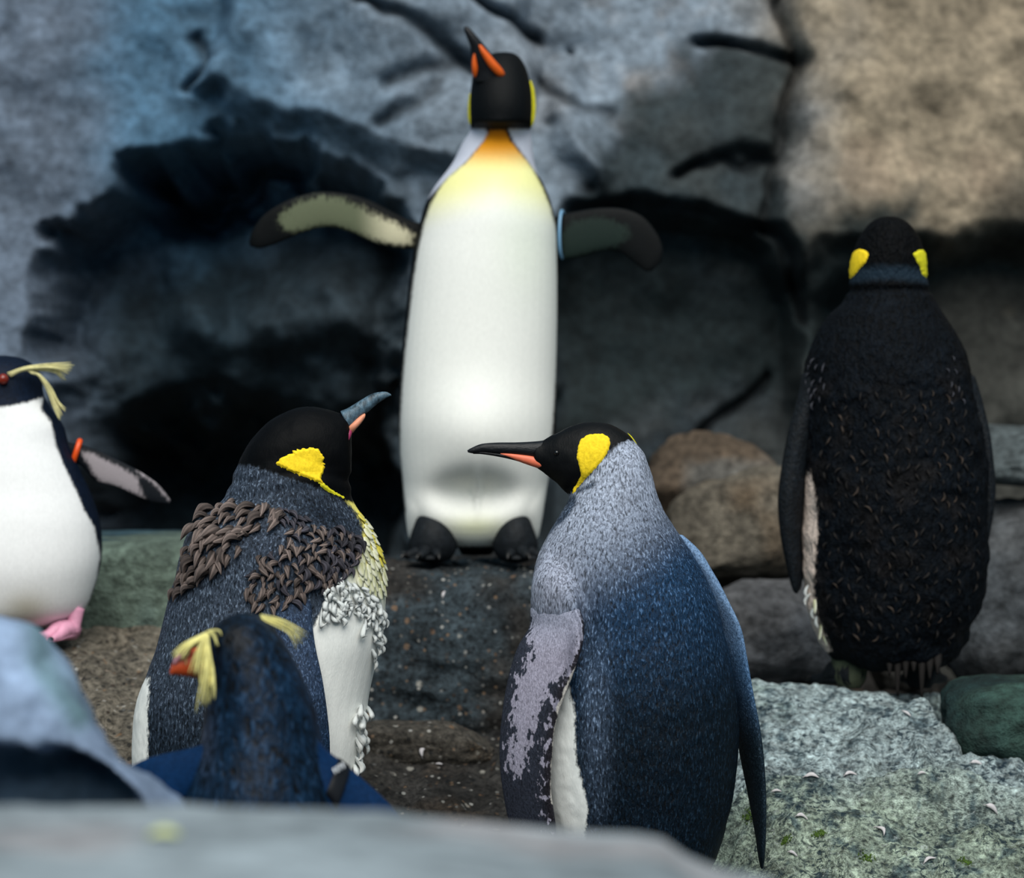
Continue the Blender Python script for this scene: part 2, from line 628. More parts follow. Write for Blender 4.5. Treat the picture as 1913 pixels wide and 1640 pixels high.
def grid_obj(name, xs, ys, fn, mat, origin=(0, 0, 0)):
    X, Y = np.meshgrid(xs, ys)
    q = np.stack([X.ravel(), Y.ravel()], -1)
    v, col = fn(q)
    nx, ny = len(xs), len(ys)
    idx = np.arange(nx * ny).reshape(ny, nx)
    quads = np.stack([idx[:-1, :-1], idx[:-1, 1:], idx[1:, 1:], idx[1:, :-1]], -1).reshape(-1, 4)
    me = bpy.data.meshes.new(name)
    me.vertices.add(len(v))
    me.vertices.foreach_set('co', (v - np.array(origin)).ravel())
    me.loops.add(quads.size)
    me.loops.foreach_set('vertex_index', quads.ravel())
    me.polygons.add(len(quads))
    me.polygons.foreach_set('loop_start', np.arange(len(quads)) * 4)
    me.update(calc_edges=True)
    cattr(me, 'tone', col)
    o = link(name, me, mat)
    o.location = origin
    return o


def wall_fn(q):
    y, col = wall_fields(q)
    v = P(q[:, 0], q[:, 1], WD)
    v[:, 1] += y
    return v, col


xs = np.concatenate([np.linspace(-3200, -260, 50)[:-1], np.linspace(-260, 2180, 440), np.linspace(2180, 5200, 50)[1:]])
ys = np.concatenate([np.linspace(-2300, -160, 40)[:-1], np.linspace(-160, 1300, 290), np.linspace(1300, 1600, 10)[1:]])
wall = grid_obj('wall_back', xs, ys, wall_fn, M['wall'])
wall['kind'] = 'structure'
wall['label'] = 'cracked blue-grey and brown rock wall behind the penguins'


# ------------------------------------------------------------------ ground
def floor_fn(q):
    x, y = q[:, 0], q[:, 1]
    p3 = np.stack([x * 3, y * 3, x * 0], -1)
    left = sstep(-0.15, -0.5, x)
    z = np.interp(y, [0, 3.6, 4.05, 4.3, 4.48, 4.6, 6.5], [0, 0, 0.03, 0.12, 0.175, 0.18, 0.2])
    zl = np.interp(y, [0, 3.6, 4.0, 4.3, 4.6, 4.8, 6.5], [0, 0, 0.06, 0.24, 0.335, 0.345, 0.345])
    z = z * (1 - left) + zl * left
    amp = sstep(3.6, 4.1, y)
    z = z + amp * (0.036 * fbm(p3 * 1.8, 4, 5) + 0.016 * fbm(p3 * 6, 4, 8, ridged=True))
    col = lin((50, 48, 46))[None] * (1 + 0.45 * fbm(p3 * 4, 4, 15))[:, None]
    rust = sstep(0.1, 0.5, fbm(p3 * 3 + 5, 3, 19)) * 0.4
    col = col * (1 - rust)[:, None] + lin((76, 62, 48))[None] * rust[:, None]
    lt = left * 0.6
    col = col * (1 - lt)[:, None] + (lin((132, 124, 110))[None] * (1 + 0.4 * fbm(p3 * 5, 3, 25))[:, None]) * lt[:, None]
    return np.stack([x, y, z], -1), np.clip(col, 0.003, 1)


xs = np.concatenate([np.linspace(-3.2, -1.1, 30)[:-1], np.linspace(-1.1, 1.1, 300), np.linspace(1.1, 4.4, 40)[1:]])
ys = np.concatenate([np.linspace(-0.6, 3.6, 50)[:-1], np.linspace(3.6, 4.9, 220), np.linspace(4.9, 7.2, 40)[1:]])
floor = grid_obj('floor', xs, ys, floor_fn, M['gravel'])
floor['kind'] = 'structure'
floor['label'] = 'brown gravelly rock ground between the penguins'


# ------------------------------------------------------------------ rocks
def rock(name, label, c, r, seed, col, mat='boulder', p=3.2, sub=5, rough=0.16, rot=(0, 0, 0), group=None, tone2=None, fine=0.02,
         cat='rock', cuts=5):
    bm = bmesh.new()
    bmesh.ops.create_icosphere(bm, subdivisions=sub, radius=1.0)
    me = bpy.data.meshes.new(name)
    bm.to_mesh(me)
    bm.free()
    n = get_v(me)
    n /= np.linalg.norm(n, axis=1, keepdims=True)
    rad = (np.abs(n) ** p).sum(1) ** (-1 / p)
    v = n * rad[:, None]
    lr = np.random.default_rng(seed)
    for _ in range(cuts):                                            # flattened facets
        a = lr.normal(size=3)
        a /= np.linalg.norm(a)
        h = lr.uniform(0.72, 0.95)
        e = v @ a - h
        v = v - np.where(e > 0, e * 0.8, 0)[:, None] * a[None]
    v = v * (1 + rough * fbm(v * 1.3 + seed, 3, seed) + rough * 0.3 * fbm(v * 4 + seed, 3, seed + 5, ridged=True))[:, None]
    v = v * np.asarray(r)[None]
    nn = n / np.linalg.norm(n, axis=1, keepdims=True)
    v = v + nn * (fine * min(r) * fbm(v * 40, 4, seed + 9))[:, None]
    R = Matrix.Rotation(rot[2], 3, 'Z') @ Matrix.Rotation(rot[1], 3, 'Y') @ Matrix.Rotation(rot[0], 3, 'X')
    v = v @ np.array(R).T
    set_v(me, v)
    t = 1 + 0.4 * fbm(v * 9 + seed, 4, seed + 3)
    cc = lin(col)[None] * t[:, None]
    if tone2 is not None:
        k = sstep(-0.1, 0.35, fbm(v * 6 + seed * 2, 3, seed + 6))
        cc = cc * (1 - k)[:, None] + (lin(tone2)[None] * t[:, None]) * k[:, None]
    cattr(me, 'tone', np.clip(cc, 0.002, 1))
    o = link(name, me, M[mat])
    o.location = c
    return tag(o, label, cat, group)


def at(px, py, d):
    return tuple(P(px, py, d))


rock('ledge_stone', 'green-grey block of stone left of the moulting penguin', at(170, 1108, 5.06), (0.34, 0.30, 0.107), 3, (90, 104, 94),
     'boulder', 7, 6, 0.03, group=None, tone2=(44, 68, 78), cuts=0)
ledge = rock('ledge_stone', 'dark speckled rock ledge under the penguin with raised flippers', at(868, 1228, 5.08), (0.27, 0.40, 0.176), 11, (52, 62, 68),
             'dark_rock', 5, 6, 0.07, tone2=(50, 48, 46), fine=0.09, cuts=0)
rock('ledge_stone', 'low brown rock jutting from the ground under the dark ledge', at(770, 1395, 4.52), (0.15, 0.07, 0.042), 17, (70, 66, 60),
     'dark_rock', 3, 5, 0.16, tone2=(96, 76, 54))
rock('boulder', 'brown boulder behind the shoulder of the blue-backed penguin', at(1335, 925, 5.50), (0.14, 0.11, 0.118), 21, (84, 72, 60), rot=(0, 0.3, 0),
     tone2=(88, 86, 82))
rock('boulder', 'speckled tan boulder left of the dark penguin', at(1405, 990, 5.25), (0.155, 0.11, 0.105), 26, (94, 88, 78), rot=(0, -0.25, 0), tone2=(100, 86, 70))
rock('boulder', 'grey boulder low down between blue-backed and dark penguins', at(1450, 1185, 5.04), (0.165, 0.11, 0.095), 33, (88, 88, 90), tone2=(84, 86, 90))
rock('boulder', 'small grey stone at right edge beside the dark penguin shoulder', at(1905, 850, 5.25), (0.13, 0.16, 0.055), 35, (80, 88, 90), p=4)
rock('boulder', 'large grey boulder at right edge beside the dark penguin', at(1915, 1105, 5.20), (0.16, 0.2, 0.168), 39, (72, 74, 76), tone2=(78, 82, 86), p=4)
rock('boulder', 'dark green mossy stone at the right edge below the dark penguin', at(1990, 1358, 4.40), (0.195, 0.15, 0.078), 44, (44, 66, 60), 'boulder', p=5, rough=0.10, fine=0.05, cuts=3,
     tone2=(24, 44, 44))
rock('boulder', 'shadowed dark stone behind feet of the dark penguin', at(1670, 1195, 5.34), (0.065, 0.10, 0.10), 48, (66, 66, 64))


# broad pale rock the dark penguin stands on
def pale_fn(q):
    x, y = q[:, 0], q[:, 1]
    p3 = np.stack([x * 4, y * 4, x * 0], -1)
    wv = 0.05 * fbm(p3 * 0.9, 3, 14)
    yy = y + wv * 0.6
    z = np.interp(yy, [3.2, 3.7, 3.95, 4.12, 4.16, 4.32, 4.52, 4.62, 4.9, 5.4], [-0.10, -0.04, 0.055, 0.125, 0.15, 0.225, 0.280, 0.258, 0.19, 0.10])
    z = z - 0.16 * sstep(0.40, 0.20, x) - 0.22 * sstep(0.650, 0.710, x + 0.25 * (y - 4.40) + 0.03 * fbm(p3 * 2.2 + 3, 3, 33)) * sstep(4.18, 4.27, y + 0.10 * fbm(p3 * 2.0, 3, 36)) * (1 - sstep(4.56, 4.60, y))
    cal = 1 - 0.75 * sstep(4.36, 4.5, y)
    z = z + cal * 0.040 * fbm(p3 * 1.1, 4, 23) + cal * 0.020 * fbm(p3 * 3.4, 4, 29, ridged=True) + 0.007 * fbm(p3 * 13, 3, 31)
    # undercut lips and hollows
    for (cx, cy, sx, sy, a) in ((0.47, 4.19, 0.09, 0.02, -0.045), (0.68, 4.10, 0.10, 0.02, -0.05), (0.47, 3.93, 0.07, 0.02, -0.02),
                                (0.43, 4.33, 0.03, 0.012, -0.012), (0.66, 4.15, 0.12, 0.03, 0.03), (0.55, 3.98, 0.12, 0.03, 0.015)):
        z = z + a * np.exp(-((x - cx) / sx) ** 2 - ((y - cy) / sy) ** 2)
    z = z + 0.016 * sstep(0.60, 0.42, x) * sstep(4.30, 4.50, y)
    edge = sstep(0.24, 0.16, x)
    z = z - 0.25 * edge
    g = sstep(4.25, 4.05, y + 0.1 * fbm(p3 * 2, 3, 35))
    c1, c2 = lin((164, 180, 182)), lin((148, 162, 146))
    col = c1[None] * (1 - g)[:, None] + c2[None] * g[:, None]
    green = sstep(0.2, 0.55, fbm(p3 * 2.4 + 4, 4, 37)) * 0.5
    col = col * (1 - green)[:, None] + lin((98, 122, 104))[None] * green[:, None]
    dk = sstep(0.05, 0.4, fbm(p3 * 9, 4, 39, 0.7)) * 0.8
    col = col * (1 - dk)[:, None] + lin((46, 68, 78))[None] * dk[:, None]
    return np.stack([x, y, z], -1), np.clip(col, 0.003, 1)


pale = grid_obj('pale_rock', np.linspace(0.14, 1.5, 300), np.linspace(3.2, 4.86, 330), pale_fn, M['pale_rock'])
tag(pale, 'broad pale green lichened rock at lower right under the dark penguin', 'rock')


# blurred foreground slab
def fore_fn(q):
    x, y = q[:, 0], q[:, 1]
    p3 = np.stack([x * 5, y * 5, x * 0], -1)
    pxe = CX + x / 2.1 * F
    ze = np.interp(pxe, [-900, 0, 350, 500, 750, 950, 1080, 1180, 1235, 1275, 1330, 1440, 1560, 1900],
                   [0.418, 0.418, 0.416, 0.412, 0.405, 0.395, 0.391, 0.389, 0.385, 0.373, 0.366, 0.356, 0.25, 0.0])
    drop = sstep(2.08, 2.30, y)
    front = sstep(1.5, 1.05, y)
    z = ze - drop * 0.5 - front * 0.5 + 0.012 * fbm(p3, 4, 12) * (1 - drop)
    z = z + 0.010 * sstep(1.98, 1.8, y)
    col = lin((136, 146, 152))[None] * (1 + 0.55 * fbm(p3 * 1.6, 4, 71))[:, None]
    pk = sstep(0.0, 0.5, fbm(p3 * 1.2 + 7, 3, 73)) * 0.5
    col = col * (1 - pk)[:, None] + lin((150, 140, 140))[None] * pk[:, None]
    return np.stack([x, y, z], -1), np.clip(col, 0.01, 1)


fore = grid_obj('foreground_rock', np.linspace(-1.0, 0.62, 180), np.linspace(1.0, 2.32, 150), fore_fn, M['smooth_rock'])
tag(fore, 'blurred grey rock slab across the bottom foreground', 'rock')

# blurred blue-grey boulder at lower left
mb = MB()
top = [(-420, 1240), (-260, 1180), (-120, 1160), (0, 1166), (50, 1176), (100, 1228), (150, 1306), (220, 1388), (300, 1450), (350, 1494), (380, 1560)]
loft(mb, [(x, y, 0, x - 30, 1990, 0, max(30, 190 - 0.30 * max(0, x))) for x, y in top], 2.75, 60, 8, 2.6)
me = remeshed(mb, 0.008, 8)
v = get_v(me)
n = get_n(me)
q = proj(v)
v = v + n * (0.022 * fbm(v * 9, 4, 81) + 0.008 * fbm(v * 26, 3, 84))[:, None]
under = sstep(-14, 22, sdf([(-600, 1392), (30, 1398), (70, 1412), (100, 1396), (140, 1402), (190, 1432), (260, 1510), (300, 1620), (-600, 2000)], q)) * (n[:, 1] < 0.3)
v[:, 1] += 0.10 * under
set_v(me, v)
c = lin((124, 142, 168))[None] * (1 + 1.0 * fbm(v * 8, 4, 87))[:, None]
gr = np.exp(-(seg_dist([(60, 1180), (95, 1260), (150, 1340)], q) / 22) ** 2) * 0.7
c = c * (1 - gr)[:, None] + lin((60, 92, 88))[None] * gr[:, None]
dk = under * 0.85  # shade below the overhang also painted into the colour
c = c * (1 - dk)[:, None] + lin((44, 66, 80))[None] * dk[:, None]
cattr(me, 'tone', np.clip(c, 0.01, 1))
tag(link('foreground_boulder', me, M['smooth_rock']), 'blurred blue-grey boulder at the lower left corner', 'rock')


# ------------------------------------------------------------------ penguin building blocks
def tip_tone(c):
    """paler feather tips for a plumage colour, their highlights painted in"""
    lum = c @ np.array([0.25, 0.6, 0.15])
    c = c * 0.6 + lum[:, None] * 0.4 * np.array([0.85, 1.0, 1.15])
    return np.clip(c * np.clip(0.34 / np.maximum(lum, 1e-4), 1.25, 5.0)[:, None], 0, 0.85)


def body(root, name, lofts, d, mat, shape=None, tone=None, masks=None, voxel=0.0042, smooth=6):
    mb = MB()
    for s in lofts:
        ex = 2.0
        if isinstance(s, dict):
            ex, s = s['ex'], s['s']
        loft(mb, s, d, 44, 5, ex)
    me = remeshed(mb, voxel, smooth)
    v, n = get_v(me), get_n(me)
    q = proj(v)
    if shape is not None:
        v = v + shape(q, facing(v, n), v, n)
    set_v(me, v)
    n = get_n(me)
    q, fc = proj(v), facing(v, n)
    tn = tone(q, fc, v)
    cattr(me, 'tone', tn)
    cattr(me, 'tip', tip_tone(tn))
    for k, val in (masks(q, fc, v) if masks else {}).items():
        if val.ndim == 2:
            cattr(me, k, val)
        else:
            fattr(me, k, val)
    set_v(me, v - worldloc(root))
    return link(name, me, mat, root)


def part(root, name, secs, d, mat, nr=24, sub=4, ex=2.0, label=None, tone=None, masks=None, parent=None):
    mb = MB()
    for s in (secs if isinstance(secs[0], list) else [secs]):
        loft(mb, s, d, nr, sub, ex)
    me = mb.mesh(name)
    v = get_v(me)
    if tone is not None:
        q, fc = proj(v), facing(v, get_n(me))
        tn = tone(q, fc, v)
        cattr(me, 'tone', tn)
        cattr(me, 'tip', tip_tone(tn))
        for k, val in (masks(q, fc, v) if masks else {}).items():
            (cattr if val.ndim == 2 else fattr)(me, k, val)
    set_v(me, v - worldloc(root))
    o = link(name, me, mat, parent or root)
    if label:
        o['label'] = label
    return o


def front_mask(s, fc, lim=0.0):
    """a region seen on the near side of the body, ending softly where the surface turns away"""
    return np.minimum(s, (fc - lim) * 120 + 4)


def mixc(a, b, t):
    return a * (1 - t)[:, None] + b * t[:, None]


def patch(root, name, surf, poly, mat, lift=0.0016, step=1.6, label=None, jitter=1.2):
    """a tuft of short feathers standing slightly proud of the body within an outline"""
    poly = np.asarray(poly, float)
    pts = []
    for i in range(len(poly)):                                       # resample + ruffle the outline
        a, b = poly[i], poly[(i + 1) % len(poly)]
        m = max(1, int(np.hypot(*(b - a)) / 3))
        for k in range(m):
            pts.append(a + (b - a) * k / m)
    pts = np.array(pts) + RNG.normal(size=(len(pts), 2)) * jitter * 0.5
    lo, hi = pts.min(0), pts.max(0)
    gx, gy = np.arange(lo[0] - 2, hi[0] + 3, step), np.arange(lo[1] - 2, hi[1] + 3, step)
    X, Y = np.meshgrid(gx, gy)
    q = np.stack([X.ravel(), Y.ravel()], -1)
    s = sdf(pts, q)
    bv = bvh_of(surf)
    co, ok = np.zeros((len(q), 3)), np.zeros(len(q), bool)
    for i in np.where(s > -2.2)[0]:
        h, nn, _, _ = cast(bv, q[i, 0], q[i, 1])
        if h is None:
            continue
        co[i] = np.array(h + nn * (lift * min(1.0, max(-0.8, s[i] / 3.0)) + 0.0004 * random.random()))
        ok[i] = True
    idx = np.arange(len(q)).reshape(X.shape)
    mb = MB()
    use, faces = {}, []
    for i in range(X.shape[0] - 1):
        for j in range(X.shape[1] - 1):
            c = (idx[i, j], idx[i, j + 1], idx[i + 1, j + 1], idx[i + 1, j])
            if all(ok[k] for k in c) and np.ptp(co[list(c), 1]) < 0.012:
                faces.append(tuple(use.setdefault(int(k), len(use)) for k in c))
    if not faces:
        return None
    vv = co[list(use.keys())]
    mb.add(vv, faces)
    o = link(name, mb.mesh(name, worldloc(root)), mat, root)
    if label:
        o['label'] = label
    return o


def sphere_at(root, name, p, r, mat, parent=None, squash=(1, 1, 1)):
    bm = bmesh.new()
    bmesh.ops.create_uvsphere(bm, u_segments=16, v_segments=10, radius=r)
    for vv in bm.verts:
        vv.co = Vector((vv.co.x * squash[0], vv.co.y * squash[1], vv.co.z * squash[2])) + Vector(p) - Vector(worldloc(root))
    me = bpy.data.meshes.new(name)
    bm.to_mesh(me)
    bm.free()
    return link(name, me, mat, parent or root)


def tube(mb, pts, radii, nr=8, sub=5, flat_=1.0):
    a = catmull(np.concatenate([np.asarray(pts, float), np.asarray(radii, float)[:, None]], 1), sub)
    c, r = a[:, :3], np.maximum(a[:, 3], 0.0002)
    t = np.gradient(c, axis=0)
    t /= np.maximum(np.linalg.norm(t, axis=1, keepdims=True), 1e-9)
    ref = np.array([0.13, 0.97, 0.2])
    u = np.cross(t, ref)
    u /= np.maximum(np.linalg.norm(u, axis=1, keepdims=True), 1e-9)
    w_ = np.cross(t, u)
    th = np.arange(nr) / nr * 2 * math.pi
    V = c[:, None] + r[:, None, None] * (np.cos(th)[None, :, None] * u[:, None] + flat_ * np.sin(th)[None, :, None] * w_[:, None])
    n = len(a)
    f = [(i * nr + j, i * nr + (j + 1) % nr, (i + 1) * nr + (j + 1) % nr, (i + 1) * nr + j) for i in range(n - 1) for j in range(nr)]
    V = np.concatenate([V.reshape(-1, 3), c[:1], c[-1:]])
    for j in range(nr):
        k = (j + 1) % nr
        f.append((n * nr, k, j))
        f.append((n * nr + 1, (n - 1) * nr + j, (n - 1) * nr + k))
    return mb.add(V, f)


def foot(root, heel, yaw, L, mat, spread=0.42, h=0.028, label=None):
    """a webbed penguin foot: heel, three toes and a claw on each"""
    heel = np.asarray(heel, float)
    mb = MB()
    tips = []
    for k, a in enumerate((-spread, 0, spread)):
        ll = L * (1.0 if k == 1 else 0.86)
        dr = np.array([math.sin(yaw + a), math.cos(yaw + a), 0])
        pts = [heel - dr * L * 0.12 + [0, 0, h * 0.9], heel + dr * ll * 0.3 + [0, 0, h * 0.95], heel + dr * ll * 0.62 + [0, 0, h * 0.5], heel + dr * ll + [0, 0, h * 0.3]]
        tube(mb, pts, [h * 0.8, h * 0.75, h * 0.45, h * 0.25], 10, 4)
        tips.append((heel + dr * ll + [0, 0, h * 0.3], dr))
    dr = np.array([math.sin(yaw), math.cos(yaw), 0])
    sd = np.array([dr[1], -dr[0], 0])
    web = []
    for t, wd, hh in ((-0.1, 0.16, 0.9), (0.2, 0.26, 0.8), (0.5, 0.34, 0.42), (0.78, 0.40, 0.22)):
        web.append((heel + dr * L * t, wd * L, hh * h))
    V, f = [], []
    for c0, wd, hh in web:
        for j in range(12):
            a = j / 12 * 2 * math.pi
            V.append(c0 + sd * wd * math.cos(a) + np.array([0, 0, hh * (0.55 + 0.5 * math.sin(a))]))
    for i in range(len(web) - 1):
        for j in range(12):
            f.append((i * 12 + j, i * 12 + (j + 1) % 12, (i + 1) * 12 + (j + 1) % 12, (i + 1) * 12 + j))
    f.append(tuple(range(12)))
    f.append(tuple(range(36, 48)))
    mb.add(np.array(V), f)
    fo = link('foot', mb.mesh('foot', worldloc(root)), mat, root)
    if label:
        fo['label'] = label
    for tip, d_ in tips:
        m2 = MB()
        tube(m2, [tip - d_ * 0.004, tip + d_ * 0.009 + [0, 0, 0.001], tip + d_ * 0.017 - [0, 0, h * 0.2]], [h * 0.2, h * 0.15, h * 0.03], 6, 3)
        link('claw', m2.mesh('claw', worldloc(root)), M['claw'], fo)
    return fo


def lock_mesh(k, c_base, c_tip, thick=0.26, curl_up=0.0, strands=5, side=0.45):
    """one loose lock of old feathers: a curl of twisted strands, pointing along +X, standing on +Z"""
    lr = random.Random(k)
    nt, nr = 9, strands * 2
    curl = lr.uniform(-side, side)
    sh = [lr.uniform(0.35, 1.15) for _ in range(strands)]
    tw = lr.choice((-1, 1)) * lr.uniform(1.2, 2.2)
    V, C = [], []
    for i in range(nt + 1):
        t = i / nt
        r = thick * (math.sin(math.pi * min(1, t ** 0.7 * 0.96 + 0.04)) ** 0.75) + 0.008
        cx = t * (1.0 - curl_up * 0.45 * t)
        cy, cz = curl * math.sin(t * 2.6), 0.30 * math.sin(t * math.pi * 0.95) - 0.16 * t * t + curl_up * t * t * 0.6
        for j in range(nr):
            a = j / nr * 2 * math.pi + t * tw
            rr = r * (1.16 if j % 2 else 0.74) * (1 + lr.uniform(-0.05, 0.05))
            V.append((cx, cy + rr * math.cos(a), cz + rr * 0.8 * math.sin(a)))
            f_ = min(1, max(0, (0.10 + 0.9 * t) * sh[j // 2] * (1.0 if j % 2 else 0.35)))
            C.append(mixc(c_base[None], c_tip[None], np.array([f_]))[0])
    f = [(i * nr + j, i * nr + (j + 1) % nr, (i + 1) * nr + (j + 1) % nr, (i + 1) * nr + j) for i in range(nt) for j in range(nr)]
    f.append(tuple(range(nr))[::-1])
    f.append(tuple(range(nt * nr, (nt + 1) * nr)))
    me = bpy.data.meshes.new('moulting_tuft')
    me.from_pydata(V, [], f)
    cattr(me, 'tone', np.array(C))
    me.materials.append(M['tuft'])
    me.polygons.foreach_set('use_smooth', [True] * len(me.polygons))
    return me


def scale_mesh(k, c_base, c_tip):
    """one overlapping breast feather: a shallow pointed shield along +X"""
    lr = random.Random(k)
    V, C, f = [], [], []
    nt, nc = 6, 5
    for i in range(nt + 1):
        t = i / nt
        wv = 0.36 * math.sin(math.pi * (0.12 + 0.86 * t ** 0.9)) ** 0.7
        for j in range(nc):
            u = j / (nc - 1) * 2 - 1
            V.append((t, u * wv, 0.05 + 0.10 * t + 0.12 * (1 - u * u) + lr.uniform(-0.01, 0.01)))
            C.append(mixc(c_base[None], c_tip[None], np.array([min(1, abs(u) ** 1.5 * 0.7 + t * 0.5)]))[0])
    n_ = len(V)
    V += [(x, y, z - 0.05) for x, y, z in V]
    C += C
    for i in range(nt):
        for j in range(nc - 1):
            q = (i * nc + j, i * nc + j + 1, (i + 1) * nc + j + 1, (i + 1) * nc + j)
            f.append(q[::-1])
            f.append(tuple(x + n_ for x in q))
    rim = [j for j in range(nc)] + [i * nc + nc - 1 for i in range(1, nt + 1)] + [nt * nc + j for j in range(nc - 2, -1, -1)] + [i * nc for i in range(nt - 1, 0, -1)]
    for x, y in zip(rim, rim[1:] + rim[:1]):
        f.append((x, y, y + n_, x + n_))
    me = bpy.data.meshes.new('chest_feather')
    me.from_pydata(V, [], f)
    cattr(me, 'tone', np.array(C))
    me.materials.append(M['tuft'])
    me.polygons.foreach_set('use_smooth', [True] * len(me.polygons))
    return me


def scatter(root, name, surf, poly, meshes, spacing, length, flow, wid=0.5, tries=5000, limit=160, up=0.25, spread=0.5, stem=None):
    """loose feathers rooted in the plumage, each one an object, lying along the flow of the coat"""
    poly = np.asarray(poly, float)
    lo, hi = poly.min(0), poly.max(0)
    pts = RNG.uniform(lo, hi, size=(tries, 2))
    pts = pts[sdf(poly, pts) > 0]
    keep = []
    for p in pts:
        if all((p[0] - k[0]) ** 2 + (p[1] - k[1]) ** 2 > spacing ** 2 for k in keep):
            keep.append(p)
        if len(keep) >= limit:
            break
    bv = bvh_of(surf)
    rl = Vector(worldloc(root))
    i = 0
    for p in keep:
        h, nn, _, dist = cast(bv, p[0], p[1])
        if h is None:
            continue
        s = dist / F
        fl = flow(p) if callable(flow) else flow
        ang = math.radians(fl + random.uniform(-1, 1) * 57 * spread)
        dr = Vector((math.cos(ang), 0, -math.sin(ang)))
        x = (dr - nn * dr.dot(nn))
        if x.length < 1e-4:
            continue
        x = (x.normalized() + nn * up).normalized()
        y = nn.cross(x).normalized()
        z = x.cross(y).normalized()
        L = length * s * random.uniform(0.75, 1.25)
        W = L * wid * 1.6 * random.uniform(0.8, 1.2)
        mt = Matrix(((x.x * L, y.x * W, z.x * W, 0), (x.y * L, y.y * W, z.y * W, 0), (x.z * L, y.z * W, z.z * W, 0), (0, 0, 0, 1)))
        mt.translation = h - rl - x * L * 0.25
        o = bpy.data.objects.new(name, random.choice(meshes))
        COL.objects.link(o)
        o.parent = root
        o.matrix_local = mt
        i += 1
    return i


BROWN = [lock_mesh(k, lin((20, 17, 18)), lin((178, 158, 150))) for k in range(6)]
DARKT = [lock_mesh(k + 20, lin((10, 11, 15)), lin((110, 106, 118))) for k in range(4)]
WHITET = [lock_mesh(k + 40, lin((216, 222, 222)), lin((252, 252, 246)), 0.20, 0.5, 5, 1.3) for k in range(5)]
RAGGED = [lock_mesh(k + 60, lin((8, 8, 9)), lin((58, 52, 50)), 0.16) for k in range(4)] + [lock_mesh(70, lin((22, 18, 18)), lin((130, 112, 98)), 0.14)]
FLECK = [lock_mesh(k + 75, lin((24, 28, 34)), lin((150, 150, 164)), 0.16) for k in range(3)]
CHEST = [scale_mesh(k + 80, lin((196, 196, 130)), lin((244, 244, 226))) for k in range(3)]
CHESTY = [scale_mesh(k + 90, lin((206, 186, 40)), lin((232, 222, 110))) for k in range(3)]

# ------------------------------------------------------------------ penguin 1: upright with raised flippers
D = 4.9
root = empty('king_penguin', P(885, 1045, D), 'king penguin facing forward, white belly, flippers raised, bill pointing up', 'penguin')
m_c = plumage('upright_penguin_plumage', [('neck', L4((196, 200, 214)), 4, 1), ('belly', 'tone_belly', 3.5, 1.5, True)], fs=(300, 300, 120),
              streak=0.3, bump=0.3, vary=0.1)


def tone_c(q, fc, v):
    return np.repeat(lin((6, 9, 12))[None], len(q), 0)


BEL = [(914, 243), (905, 262), (872, 303), (837, 332), (818, 357), (803, 385), (792, 420), (781, 470), (773, 520), (766, 580), (758, 650), (752, 720),
       (748, 790), (748, 850), (753, 900), (758, 950), (755, 1020), (1015, 1020), (1022, 950), (1046, 580), (1046, 470), (1037, 420), (1027, 385), (1013, 350),
       (996, 318), (982, 298), (952, 262), (944, 243)]


def masks_c(q, fc, v):
    b = front_mask(sdf(BEL, q), fc, 0.02)
    nk = np.maximum(sdf([(876, 241), (906, 241), (912, 250), (904, 264), (870, 303), (835, 334), (800, 370), (830, 300), (858, 262)], q),
                    sdf([(950, 241), (1000, 241), (1000, 268), (1008, 330), (998, 318), (984, 298), (958, 262)], q))
    y = q[:, 1]
    white, yel, org = lin((240, 240, 234)), lin((238, 232, 120)), lin((232, 150, 10))
    ex = np.abs(q[:, 0] - 925) / 90.0
    t = mixc(np.repeat(white[None], len(q), 0), yel[None], sstep(405, 312, y - 26 * ex) * 0.72)
    t = mixc(t, org[None], sstep(330, 268, y + 12 * ex ** 2))
    t = mixc(t, lin((120, 66, 8))[None], sstep(272, 246, y) * 0.7)
    g = blob(q, 985, 450, 60, 110) * 0.25
    t = mixc(t, lin((206, 226, 190))[None], g)
    t = mixc(t, lin((220, 222, 176))[None], blob(q, 890, 985, 60, 22) * 0.7)
    return {'belly': b, 'neck': np.minimum(nk, fc * 120 + 40), 'tone_belly': t}


def shape_c(q, fc, v, n):
    f = (fc > 0)
    dy = np.zeros(len(q))
    dy -= 0.026 * blob(q, 888, 805, 105, 85)
    dy += 0.050 * blob(q, 885, 922, 74, 34) * (1 - 0.5 * blob(q, 892, 915, 7, 50))
    dy -= 0.012 * (blob(q, 800, 950, 40, 60) + blob(q, 975, 950, 40, 60))
    dy -= 0.028 * sstep(243, 228, q[:, 1]) * sstep(90, 230, q[:, 1])
    dy -= 0.010 * blob(q, 930, 246, 24, 16)
    out = np.zeros_like(v)
    out[:, 1] = dy * f
    return out


